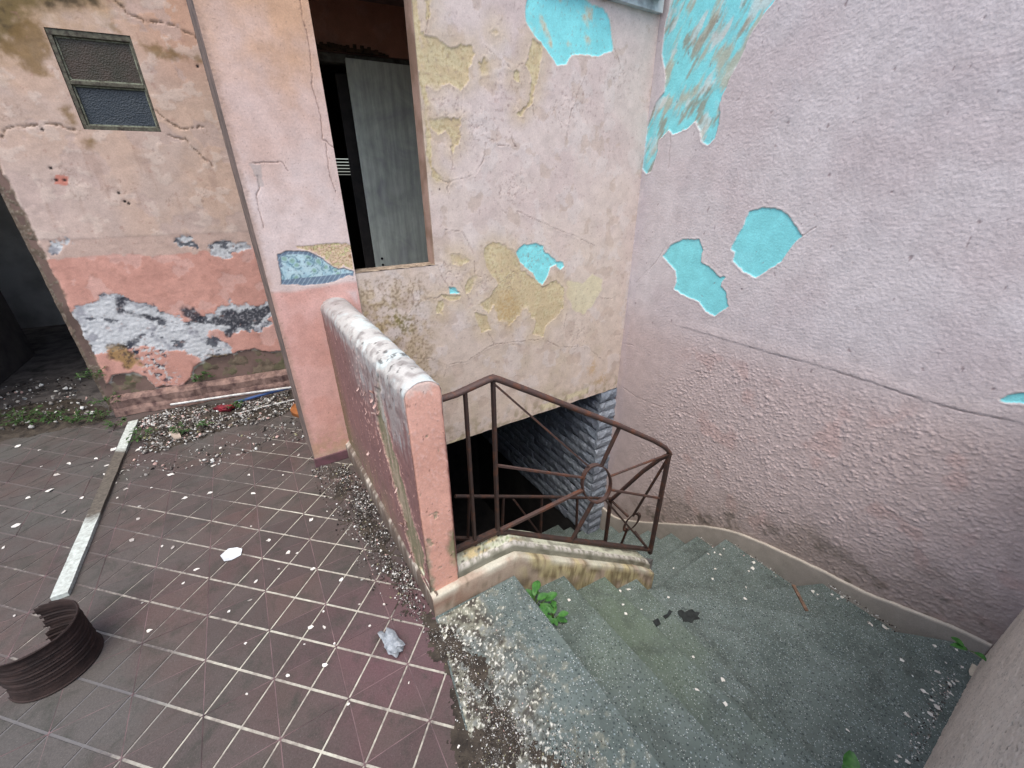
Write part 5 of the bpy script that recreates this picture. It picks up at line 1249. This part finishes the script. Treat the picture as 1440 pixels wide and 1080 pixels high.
# pipes and rubbish at the foot of the porch wall
M['pvc'] = make_plain('dusty_white_plastic', c(206, 208, 206), c(160, 160, 156), 20, .5, .1)
M['blue_pipe'] = make_plain('faded_blue_plastic', c(58, 88, 140), c(44, 62, 98), 20, .5, .1)
def pipe(name, a_, b_, r_, mat, label, cat, z0, z1):
    p0, p1 = atz(*a_, z0), atz(*b_, z1); mid = (p0+p1)/2+np.array([.004, .004, .003])
    return tag(MB().tube([p0, (p0+mid)/2, mid, (mid+p1)/2, p1], r_, 10).build(name, mat, smooth=40), label, cat)
pipe('white_pipe', (240, 569), (414, 544), .0085, M['pvc'], 'thin white plastic pipe lying along the foot of the porch wall', 'pipe', .045, .065)
pipe('blue_pipe', (330, 566), (424, 541), .011, M['blue_pipe'], 'blue plastic pipe lying behind the pillar at the foot of the porch wall', 'pipe', .02, .035)
pipe('white_rod', (332, 582), (418, 561), .0045, M['pvc'], 'thin white rod on the rubble strip in front of the blue pipe', 'rod', .006, .02)
# little stool half hidden by the pillar
st0 = atz(440, 604); st0 = st0+np.array([-.0, .10, 0]); stool = thing('stool', 'low orange brown wooden stool with dark legs half hidden behind the pillar', 'stool', st0)
M['stool_wood'] = make_plain('orange_brown_wood', c(156, 98, 52), c(112, 66, 34), 14, .6, .2)
cst = atz(437, 572, .15); cst[2] = 0.0; st0 = cst; stool.location = [float(v) for v in cst]; ROOT[stool.name] = cst
mb = MB(); mb.tube([cst+ZUP*.125, cst+ZUP*.135, cst+ZUP*.16, cst+ZUP*.168], [.115, .125, .125, .115], 28, up=np.array([0, 1., 0])); mb.build('seat', M['stool_wood'], stool, smooth=50)
for q in range(3):
    t = R(250+120*q); d_ = np.array([math.cos(t), math.sin(t), 0]); mb = MB(); mb.bar(cst+d_*.095, cst+d_*.075+ZUP*.13, .024, .024); mb.build('leg', M['dark_wood'], stool, bevel=.002)
# red scrap
def scrap(name, p, r_, mat, label, cat, seed, flat=.4, k=1.0, group=None):
    rr = random.Random(seed); bm = bmesh.new(); bmesh.ops.create_icosphere(bm, subdivisions=3, radius=1)
    V = np.array([v.co[:] for v in bm.verts]); Fs = [[v.index for v in f.verts] for f in bm.faces]; bm.free()
    n1 = fbm(V[:, 0]*1.3+seed, V[:, 1]*1.3+V[:, 2], 1, 3, seed); n2 = fbm(V[:, 0]*4+seed, V[:, 1]*4+V[:, 2]*3, 1, 3, seed+1)
    V = V*(1+.45*k*n1+.16*k*n2)[:, None]
    V = V*np.asarray(r_); V[:, 2] *= flat; V[:, 2] -= V[:, 2].min(); a_ = rr.uniform(0, 6.28)
    return tag(mesh(name, V+np.asarray(p), Fs, mat, None, p, smooth=45), label, cat, group)
M['red'] = make_plain('torn_red_plastic', c(128, 38, 48), c(82, 26, 36), 30, .6, .5, 60)
scrap('red_scrap', atz(318, 578), (.07, .04, .05), M['red'], 'crumpled dark red plastic scrap in the rubble by the porch wall', 'scrap', 5, .5)
M['foam'] = make_plain('crumbly_grey_mortar', c(158, 166, 172), c(118, 126, 132), 50, .95, .9, 120)
pch = atz(552, 908); tch = scrap('mortar_lump', (0, 0, 0), (.062, .026, .03), M['foam'], 'crumbly grey lump lying on the tiles beside the landing slab', 'lump', 11, .5, 1.2); tch.location = [float(v) for v in pch]; tch.rotation_euler = (0, 0, R(-40))
M['bigflake'] = make_plain('pale_blue_white_paint', c(216, 224, 228), c(190, 198, 204), 12, .7, .1)
def flat_piece(name, pts, z, th, mat, label, cat, group=None, curl=.2, seed=0):
    P = np.array([atz(x, y, z) for x, y in pts]); cen = P.mean(0); n_ = len(P); rr = random.Random(seed)
    inner = cen+(P-cen)*.55
    lift = np.array([abs(rr.gauss(.0, curl))*np.linalg.norm(p-cen) for p in P])
    T = np.concatenate([P+ZUP*(th+lift[:, None]*1.0), inner+ZUP*th, [cen+ZUP*th]]); B = T-ZUP*th*.8
    Fs = []
    for i in range(n_):
        j = (i+1) % n_; Fs += [(i, j, n_+j, n_+i), (n_+i, n_+j, 2*n_)]
    m_ = len(T); Fs2 = Fs+[tuple(m_+q for q in f[::-1]) for f in Fs]+[(j, i, m_+i, m_+j) for i, j in ((i, (i+1) % n_) for i in range(n_))]
    V = np.concatenate([T, B]); A = P
    area = sum(A[i][0]*A[(i+1) % n_][1]-A[(i+1) % n_][0]*A[i][1] for i in range(n_))
    if area < 0: Fs2 = [f[::-1] for f in Fs2]
    return tag(mesh(name, V, Fs2, mat, None, cen), label, cat, group)
flat_piece('paint_flake', [(310, 782), (322, 773), (334, 771), (341, 773), (339, 781), (326, 788), (316, 791)], 0, .003, M['bigflake'], 'largest white paint flake, lying alone in the middle of the tiled floor', 'paint flake', None, .08, 3)
flat_piece('mortar_shard', [(237, 610), (250, 604), (256, 617), (246, 619)], .012, .012, make_plain('beige_mortar', c(170, 158, 144), c(140, 130, 120), 20, .9, .3), 'flat triangular beige mortar shard at the edge of the rubble strip', 'shard', None, .05, 4)
M['stick'] = make_plain('brown_splinter', c(122, 98, 82), c(84, 66, 54), 40, .8, .3)
ps0, ps1 = atz(1115, 824, -4*H+.002), atz(1134, 860, -4*H+.004)
tag(MB().bar(ps0+ZUP*.008, ps1+ZUP*.008, .016, .008).build('wood_splinter', M['stick'], rough=.002), 'brown wood splinter lying on the wide step below the long right wall', 'splinter')
M['tar'] = make_plain('dark_dried_tar', c(40, 46, 46), c(26, 30, 30), 40, .7, .5, 90)
zt = -3*H
flat_piece('tar_patch', [(953, 860), (958, 858), (962, 862), (968, 859), (973, 857), (977, 862), (984, 862), (981, 867), (984, 871), (976, 872), (973, 877), (967, 874), (961, 875), (959, 869), (954, 866)], -4*H, .004, M['tar'], 'flat blackish patch of dried tar stuck on the steps', 'tar patch', None, .05, 5)
flat_piece('tar_crumb', [(918, 874), (925, 871), (929, 878), (923, 882)], -3*H, .005, M['tar'], 'small round blackish crumb left of the black tar patch', 'tar crumb', None, .15, 6)
flat_piece('tar_crumb', [(932, 867), (938, 864), (941, 858), (945, 861), (941, 867), (936, 871)], -3*H, .005, M['tar'], 'small cross shaped blackish scrap touching the black tar patch', 'tar crumb', None, .15, 7)

# ------------------------------------------------------------------ rubble: thousands of chips, one mass each
def chips(name, P, size, cols, label, cat, seed, flat=.35, tilt=.6, bury=.3):
    P = P.copy()
    for hz in MOUNDS: P[:, 2] = np.maximum(P[:, 2], hz(P[:, 0], P[:, 1])) if P[:, 2].max() > -.05 else P[:, 2]
    rr = np.random.default_rng(seed); n_ = len(P); k = 6
    a_ = np.linspace(0, 2*math.pi, k, endpoint=False)[None]+rr.uniform(-.35, .35, (n_, k)); r_ = rr.uniform(.55, 1.1, (n_, k))*size[:, None]
    el = rr.uniform(.45, 1, (n_, 1))
    x, y = np.cos(a_)*r_, np.sin(a_)*r_*el; th = size*rr.uniform(.15, flat*2, n_)
    top = np.stack([x*.85, y*.85, np.repeat(th[:, None], k, 1)*rr.uniform(.6, 1.2, (n_, k))], -1); bot = np.stack([x, y, np.zeros_like(x)], -1)
    cen = np.stack([rr.normal(0, .1, n_)*size, rr.normal(0, .1, n_)*size, th*rr.uniform(.9, 1.5, n_)], -1)[:, None]
    V = np.concatenate([bot, top, cen], 1)
    th1, th2, ph = rr.normal(0, tilt, n_), rr.normal(0, tilt, n_), rr.uniform(0, 6.28, n_)
    def rot(V, ax, t):
        c_, s_ = np.cos(t)[:, None], np.sin(t)[:, None]; o = V.copy(); i, j = [(1, 2), (2, 0), (0, 1)][ax]
        o[..., i] = V[..., i]*c_-V[..., j]*s_; o[..., j] = V[..., i]*s_+V[..., j]*c_; return o
    V = rot(rot(rot(V, 0, th1), 1, th2), 2, ph)
    V[..., 2] -= V[..., 2].min(1, keepdims=True)*(1-bury)
    V += P[:, None]
    F1 = []
    for i in range(k):
        j = (i+1) % k; F1 += [(i, j, k+j), (i, k+j, k+i), (k+i, k+j, 2*k)]
    F1 = np.array(F1); nv = 2*k+1
    Fs = (F1[None]+(np.arange(n_)*nv)[:, None, None]).reshape(-1, 3)
    o = mesh(name, V.reshape(-1, 3), Fs, M['debris'], None, (float(P[:, 0].mean()), float(P[:, 1].mean()), float(P[:, 2].min())), colr=np.repeat(cols, nv, 0))
    return tag(o, label, cat, None, 'stuff')
PAL = np.array([c(216, 220, 218), c(196, 198, 194), c(172, 170, 164), c(138, 136, 132), c(190, 162, 154), c(98, 94, 90), c(64, 58, 54), c(44, 40, 38), c(156, 154, 122)])
def scatter(poly_px, n_, z, seed, dens=None):
    rr = np.random.default_rng(seed); W_ = np.array([atz(x, y, z)[:2] for x, y in poly_px]); lo, hi = W_.min(0), W_.max(0); out = []
    while sum(len(q) for q in out) < n_:
        p = rr.uniform(lo, hi, (n_*4, 2)); s = sdf(p[:, 0], p[:, 1], W_, .6)
        keep = s > 0
        cl = fbm(p[:, 0], p[:, 1], 7, 3, seed)
        pr = np.clip(.45+.9*cl, .03, 1)*np.clip(s/.07, .08, 1)
        if dens is not None: pr = pr*dens(p)
        keep &= rr.uniform(0, 1, len(p)) < pr; out.append(p[keep])
    p = np.concatenate(out)[:n_]; return np.c_[p, np.full(n_, z)]
def cols_for(n_, w_, seed):
    rr = np.random.default_rng(seed); w_ = np.array(w_, float); C = PAL[rr.choice(len(PAL), n_, p=w_/w_.sum())]; return C*rr.uniform(.8, 1.1, (n_, 1))
def sizes(n_, lo, hi, seed, p=2.5):
    return lo+(hi-lo)*np.random.default_rng(seed).uniform(0, 1, n_)**p
MOUNDS = []
def mound(name, poly_px, z, hmax, seed, label, kcol=None):
    W_ = np.array([atz(x, y, z)[:2] for x, y in poly_px]); lo, hi = W_.min(0)-.03, W_.max(0)+.03
    def hz(X, Y):
        s = sdf(X, Y, W_, .4)+.03*fbm(X, Y, 9, 4, seed)
        return z-.004+hmax*np.clip(s/.10, -1, 1)*(.55+.8*fbm(X, Y, 12, 4, seed+1))
    MOUNDS.append(hz)
    X, Y = np.meshgrid(np.arange(lo[0], hi[0], .009), np.arange(lo[1], hi[1], .009), indexing='ij')
    s = sdf(X, Y, W_, .4)+.03*fbm(X, Y, 9, 4, seed)
    Zq = z-.004+hmax*np.clip(s/.10, -1, 1)*(.55+.8*fbm(X, Y, 12, 4, seed+1))+.003*fbm(X, Y, 60, 3, seed+2)
    keep = s > -.03
    i, j = np.meshgrid(np.arange(X.shape[0]-1), np.arange(X.shape[1]-1), indexing='ij'); nc = X.shape[1]
    Fq = np.stack([i*nc+j, (i+1)*nc+j, (i+1)*nc+j+1, i*nc+j+1], -1)[keep[:-1, :-1] & keep[1:, 1:] & keep[1:, :-1] & keep[:-1, 1:]]
    used = np.unique(Fq); mp_ = -np.ones(X.size, int); mp_[used] = np.arange(len(used))
    V = np.stack([X, Y, Zq], -1).reshape(-1, 3)[used]
    return tag(mesh(name, V, mp_[Fq], M['soil'], None, (float(V[:, 0].mean()), float(V[:, 1].mean()), z), smooth=True), label, 'soil', None, 'stuff')
pileA = [(468, 655), (492, 652), (520, 690), (560, 752), (612, 866), (600, 880), (566, 868), (530, 800), (500, 745), (478, 700)]
pileA2 = [(430, 640), (496, 650), (560, 750), (612, 866), (590, 900), (540, 870), (500, 810), (470, 740), (440, 690)]
mound('soil_strip', [(446, 655), (492, 650), (520, 690), (560, 752), (612, 866), (600, 884), (560, 872), (515, 800), (480, 745), (455, 700)], 0, .008, 3, 'dark soil gathered along the foot of the parapet')
P = np.concatenate([scatter(pileA, 4200, .003, 5), scatter(pileA2, 2200, .001, 6)]); n_ = len(P)
chips('paint_rubble', P, sizes(n_, .0013, .0075, 7, 3.6), cols_for(n_, [5, 4, 4, 4, 1, 9, 16, 18, 1], 8), 'heap of white and brown paint crumbs along the foot of the parapet', 'rubble', 9)
pileB = [(606, 872), (640, 872), (668, 905), (720, 960), (790, 1020), (870, 1095), (820, 1110), (668, 1110), (668, 1010), (650, 950), (622, 905)]
pileB2 = [(600, 872), (700, 850), (760, 930), (850, 1010), (930, 1090), (640, 1110), (640, 960)]
mound('soil_strip', [(600, 868), (645, 876), (690, 925), (722, 985), (770, 1035), (820, 1100), (660, 1110), (650, 1020), (640, 960), (615, 915)], .006, .019, 13, 'dark soil spread over the joint between tiles and landing slab')
P = np.concatenate([scatter(pileB, 4200, .009, 15), scatter(pileB2, 1300, .008, 16), scatter([(585, 880), (640, 880), (690, 950), (715, 1100), (640, 1105), (640, 1000), (612, 925)], 2200, .008, 50)]); n_ = len(P)
chips('paint_rubble', P, sizes(n_, .0008, .0036, 17, 3.2), cols_for(n_, [5, 4, 4, 4, 1, 8, 15, 17, 2], 18), 'whitish crumbs and droppings scattered over the stained landing slab', 'rubble', 19)
pileC = [(182, 598), (205, 586), (240, 574), (330, 566), (412, 548), (424, 572), (400, 585), (330, 604), (270, 622), (225, 640), (196, 640)]
mound('soil_strip', pileC, 0, .020, 23, 'earth and rubble strip at the foot of the porch wall')
P = np.concatenate([scatter(pileC, 3000, .010, 25), scatter([(150, 640), (240, 640), (330, 610), (430, 580), (430, 620), (330, 650), (200, 680), (140, 690)], 350, .001, 26)]); n_ = len(P)
chips('paint_rubble', P, sizes(n_, .004, .015, 27, 3.2), cols_for(n_, [3, 5, 7, 9, 4, 9, 7, 4, 1], 28), 'pale rubble crumbs along the foot of the porch wall', 'rubble', 29)
pileD = [(-80, 600), (0, 575), (100, 560), (150, 575), (150, 592), (80, 604), (0, 620), (-80, 650)]
mound('soil_strip', pileD, 0, .02, 33, 'weedy earth strip before the left doorway')
P = scatter([(-60, 560), (60, 530), (120, 530), (140, 585), (60, 600), (-60, 625)], 420, .016, 35); n_ = len(P)
chips('paint_rubble', P, sizes(n_, .006, .022, 37, 2.6), cols_for(n_, [2, 3, 4, 5, 2, 7, 6, 6, 0], 38), 'dark rubble on the ground inside the left doorway', 'rubble', 39)

# grit caught along the walls of the steps
gl = []
for n_, (q0, q1, cnt) in {4: ((1275, 893), (1165, 821), 260), 5: ((1114, 821), (1026, 759), 200), 3: ((1345, 950), (1286, 1075), 420), 6: ((1005, 769), (984, 755), 70)}.items():
    A_, B_ = atz(*q0, -n_*H), atz(*q1, -n_*H); rr = np.random.default_rng(n_); t = rr.uniform(0, 1, cnt); nn_ = np.array([-(B_-A_)[1], (B_-A_)[0], 0]); nn_ /= np.linalg.norm(nn_)
    if nn_ @ (np.array([.9, 1.2, 0])-A_*[1, 1, 0]) < 0: nn_ = -nn_
    gl.append(A_+(B_-A_)*t[:, None]+nn_*(rr.exponential(.022, cnt)-.004)[:, None]+ZUP*.001)
P = np.concatenate(gl); n_ = len(P)
chips('step_grit', P, sizes(n_, .0012, .006, 47, 2.6), cols_for(n_, [5, 4, 4, 4, 1, 6, 8, 7, 1], 48), 'grit and paint crumbs caught along the walls of the steps', 'grit', 49)

# separate paint flakes on tiles and steps, one object each
def flake_mesh(seed):
    rr = np.random.default_rng(seed); k = 7; a_ = np.linspace(0, 2*math.pi, k, endpoint=False)+rr.uniform(-.3, .3, k); r_ = rr.uniform(.55, 1.1, k); el = rr.uniform(.4, .9)
    P = np.stack([np.cos(a_)*r_, np.sin(a_)*r_*el, rr.uniform(.02, .28, k)], 1); V = np.concatenate([P, P*[1, 1, 1]-[0, 0, .07], [[0, 0, .10], [0, 0, .02]]])
    Fs = [(i, (i+1) % k, 2*k) for i in range(k)]+[((i+1) % k+k, i+k, 2*k+1) for i in range(k)]+[(i, i+k, (i+1) % k+k, (i+1) % k) for i in range(k)]
    me = bpy.data.meshes.new('paint_flake'); me.from_pydata([tuple(map(float, v)) for v in V], [], Fs); return me
M['flake_w'] = make_plain('white_flake', c(220, 220, 214), c(196, 192, 184), 50, .8, .1)
M['flake_d'] = make_plain('grey_flake', c(176, 172, 166), c(146, 140, 134), 50, .8, .1)
fms = [flake_mesh(q) for q in range(8)]
for q, me in enumerate(fms): me.materials.append(M['flake_w'] if q < 6 else M['flake_d'])
def put_flake(p, s, label, group, q=None, cat='paint flake', name='paint_flake'):
    o = bpy.data.objects.new(name, fms[random.randrange(8) if q is None else q]); COL.objects.link(o)
    o.location = [float(v) for v in p]; o.rotation_euler = (random.gauss(0, .08), random.gauss(0, .08), random.uniform(0, 6.28)); o.scale = (s, s, s); return tag(o, label, cat, group)
seen = [(160, 632), (196, 632), (232, 618), (215, 648), (176, 688), (260, 700), (135, 645), (97, 652), (55, 633), (25, 628), (58, 656), (80, 668), (130, 656), (172, 648), (295, 693), (356, 694), (213, 686), (196, 712), (194, 730), (353, 740), (276, 801), (185, 760), (243, 770), (228, 768), (438, 731), (460, 719), (490, 720), (465, 700), (418, 778), (405, 777), (360, 818), (352, 844), (210, 887), (322, 860), (345, 905), (456, 882), (437, 882), (428, 906), (347, 976), (457, 935), (405, 950), (20, 866), (5, 770), (22, 740), (115, 700), (147, 667), (300, 655), (335, 640), (385, 625), (270, 655), (420, 640), (240, 668), (310, 630), (398, 668), (350, 668), (165, 700), (200, 848), (258, 820), (470, 905), (520, 880), (540, 850), (505, 850), (480, 815), (440, 800), (392, 800), (378, 760), (455, 860), (490, 990), (645, 1050), (575, 960), (150, 655), (70, 690), (40, 700), (90, 720)]
for x, y in seen:
    p = atz(x, y, .0015); d_ = np.linalg.norm(p-CPOS); s = random.uniform(1.4, 4.0)/F_PX*d_*.9
    put_flake(p, s, 'small pale paint flake on the tiles left of the wooden batten' if x < 189-103*(y-595)/247 else ('small pale paint flake on the tiles in front of the porch wall rubble' if y < 712 else ('small pale paint flake on the tiles beside the landing slab' if x > 430 and y > 840 else 'small pale paint flake on the tiles between batten and parapet')), 'loose paint flakes on the tiled floor')
def step_z(x, y):
    """height of the tread seen at this pixel, by testing each step polygon from the top"""
    for n_ in range(0, 9):
        z = -n_*H; p = atz(x, y, z)[:2]
        if n_ == 0:
            if inpoly(p, lp) > 0: return .006
            continue
        pol = [NOS[n_-1][0], NOS[n_-1][1]]+([(2.33, 1.23)] if n_ == 4 else [])+[NOS[n_][1], NOS[n_][0]]
        if inpoly(p, pol) > 0: return z
    return None
ssn = [(982, 739), (1005, 777), (996, 779), (1013, 780), (1018, 772), (1057, 783), (1060, 791), (1053, 803), (1058, 799), (1002, 814), (1006, 800), (947, 799), (1049, 826), (1048, 842), (1143, 832), (1150, 836), (1160, 820), (1170, 836), (1178, 842), (1184, 840), (1222, 876), (1225, 878), (1244, 882), (1248, 884), (1268, 928), (1314, 908), (1345, 914), (1353, 938), (1330, 932), (1318, 945), (1335, 962), (1340, 960), (1346, 958), (1322, 964), (1312, 970), (1336, 975), (1298, 972), (1304, 975), (1310, 985), (1318, 995), (1308, 1004), (1312, 1006), (1274, 1004), (1276, 1006), (1260, 1071), (1276, 1071), (1265, 1064), (1192, 1027), (980, 970), (1016, 956), (975, 924), (880, 863), (902, 857), (876, 850), (884, 829), (872, 831), (800, 844), (1020, 990), (940, 840)]
for x, y in ssn:
    z = step_z(x, y)
    if z is None: continue
    p = atz(x, y, z+.0015); d_ = np.linalg.norm(p-CPOS)
    put_flake(p, random.uniform(1.4, 3.4)/F_PX*d_*.9, 'small white paint flake on the wide step by the near wall' if x > 1240 else ('small white paint flake on the steps along the long right wall' if x > 940 and y < 890 else 'small white paint flake on the top steps near the curb'), 'loose paint flakes on the steps', random.randrange(6))

# ------------------------------------------------------------------ weeds
def leaf_mat(name, a_, b_):
    mt, n, l, b = nodes(name); oi = n.new('ShaderNodeObjectInfo'); p = wpos(n); f = noise(n, l, p, 60, 3, .5)
    r = ramp(n, l, f.outputs[0], [(.35, a_), (.7, b_)]); l.new(r.outputs[0], b.inputs['Base Color']); b.inputs['Roughness'].default_value = .5; b.inputs['Specular IOR Level'].default_value = .35
    return mt
M['leaf'] = leaf_mat('fresh_leaf', c(70, 122, 56), c(46, 92, 42)); M['weed'] = leaf_mat('dark_weed_leaf', c(62, 92, 46), c(40, 66, 34)); M['stem'] = make_plain('green_stem', c(84, 112, 54), c(66, 86, 44), 40, .6, .1)
def leaf_geo(base, d, up_, L_, W_, curl, lob=0.0, rr=random):
    side = np.cross(d, up_); side /= np.linalg.norm(side)+1e-9; V = []; n_ = 6
    for i in range(n_+1):
        t = i/n_; wd = W_*math.sin(math.pi*(t*.86+.08))**.8*(1-.25*t)*(1+lob*math.sin(t*19))
        cpt = base+d*L_*t+up_*(L_*curl*(t-t*t*1.5))
        V += [cpt-side*wd/2+up_*wd*.18, cpt-up_*wd*.04, cpt+side*wd/2+up_*wd*.18]
    Fs = []
    for i in range(n_):
        for q in range(2): Fs.append((i*3+q, i*3+q+1, (i+1)*3+q+1, (i+1)*3+q))
    return V, Fs
def unit(v): return np.asarray(v, float)/np.linalg.norm(v)
def weed(px_, z, n_, spread, hgt, L_, W_, label, mat='weed', parts=False, group=None, seed=0, name='weed', base=None):
    rr = random.Random(seed); p = atz(*px_, z) if base is None else np.asarray(base, float)
    t = thing(name, label, 'plant', p, group); leaves = MB(); stems = MB()
    for i in range(n_):
        a_ = rr.uniform(0, 6.28); r_ = spread*math.sqrt(rr.random()); tip = p+np.array([math.cos(a_)*r_, math.sin(a_)*r_, hgt*rr.uniform(.3, 1)])
        b0 = p+np.array([math.cos(a_)*r_*.25, math.sin(a_)*r_*.25, 0]); mid = (b0+tip)/2+ZUP*hgt*.15
        stems.tube([b0, mid, tip], max(.0008, W_*.05), 4)
        for q in range(1 if parts else 3):
            a2 = a_+rr.gauss(0, .5 if parts else 1.1); d = unit([math.cos(a2), math.sin(a2), rr.uniform(-.25, .45)]); s_ = rr.uniform(.6, 1.15)
            bb = tip if q == 0 else mid+(tip-mid)*rr.random()
            V, F_ = leaf_geo(bb, d, ZUP, L_*s_, W_*s_, rr.uniform(-.2, .5), .08)
            if parts: mesh('leaf', V, F_, M[mat], t, smooth=True)
            else: leaves.add(V, F_)
    stems.build('stem', M['stem'], t, smooth=True)
    if not parts: leaves.build('foliage', M[mat], t, smooth=True)
    return t
weed((752, 858), -H, 20, .050, .085, .055, .040, 'bright green seedling with broad leaves growing between the top steps by the curb', 'leaf', True, seed=3)
weed((778, 872), -H, 10, .030, .05, .050, .036, 'smaller green seedling on the top step in front of the bright seedling', 'leaf', True, seed=4)
weed((1205, 1130), -3*H, 10, .07, .02, .075, .055, 'broad leaved green plant at the bottom edge on the steps', 'leaf', True, seed=5)
weed((1362, 914), -3*H, 3, .02, .015, .05, .04, 'single pale green leaf in the corner by the near wall skirting', 'leaf', True, seed=6)
for i, (x, y, n_, sp, hg, lab) in enumerate([(28, 596, 34, .16, .10, 'largest clump of dark weeds at the left edge before the doorway'), (72, 592, 16, .10, .06, 'low weeds right of the largest clump before the doorway'), (108, 592, 14, .09, .06, 'low weeds in the middle of the earth strip before the doorway'),
      (140, 590, 14, .08, .07, 'low weeds at the corner foot of the porch wall'), (168, 598, 12, .07, .05, 'small weeds beside the far end of the wooden batten'), (200, 618, 16, .075, .07, 'round weed growing right of the wooden batten'), (258, 607, 12, .07, .04, 'flat weeds in the rubble behind the beige shard'),
      (290, 598, 8, .05, .04, 'small weeds in the middle of the rubble strip'), (330, 575, 12, .06, .07, 'weed growing beside the red plastic scrap')]):
    weed((x, y), .012, n_, sp, hg, .030, .014, lab, 'weed', False, 'weeds along the porch wall', 20+i)
q = PW.P(.62, .17, .03); weed(None, 0, 16, .08, .06, .034, .016, 'weed sprouting from the bare masonry of the porch wall above the white pipe', 'weed', False, 'weeds along the porch wall', 41, base=q)
q = PW.P(.0, .30, .02); weed(None, 0, 16, .09, .09, .034, .016, 'weed sprouting from the broken edge of the left doorway', 'weed', False, 'weeds along the porch wall', 42, base=q)
q = PW.P(.02, .10, .05); weed(None, 0, 12, .08, .07, .034, .016, 'low weed at the bottom corner of the left doorway edge', 'weed', False, 'weeds along the porch wall', 43, base=q)
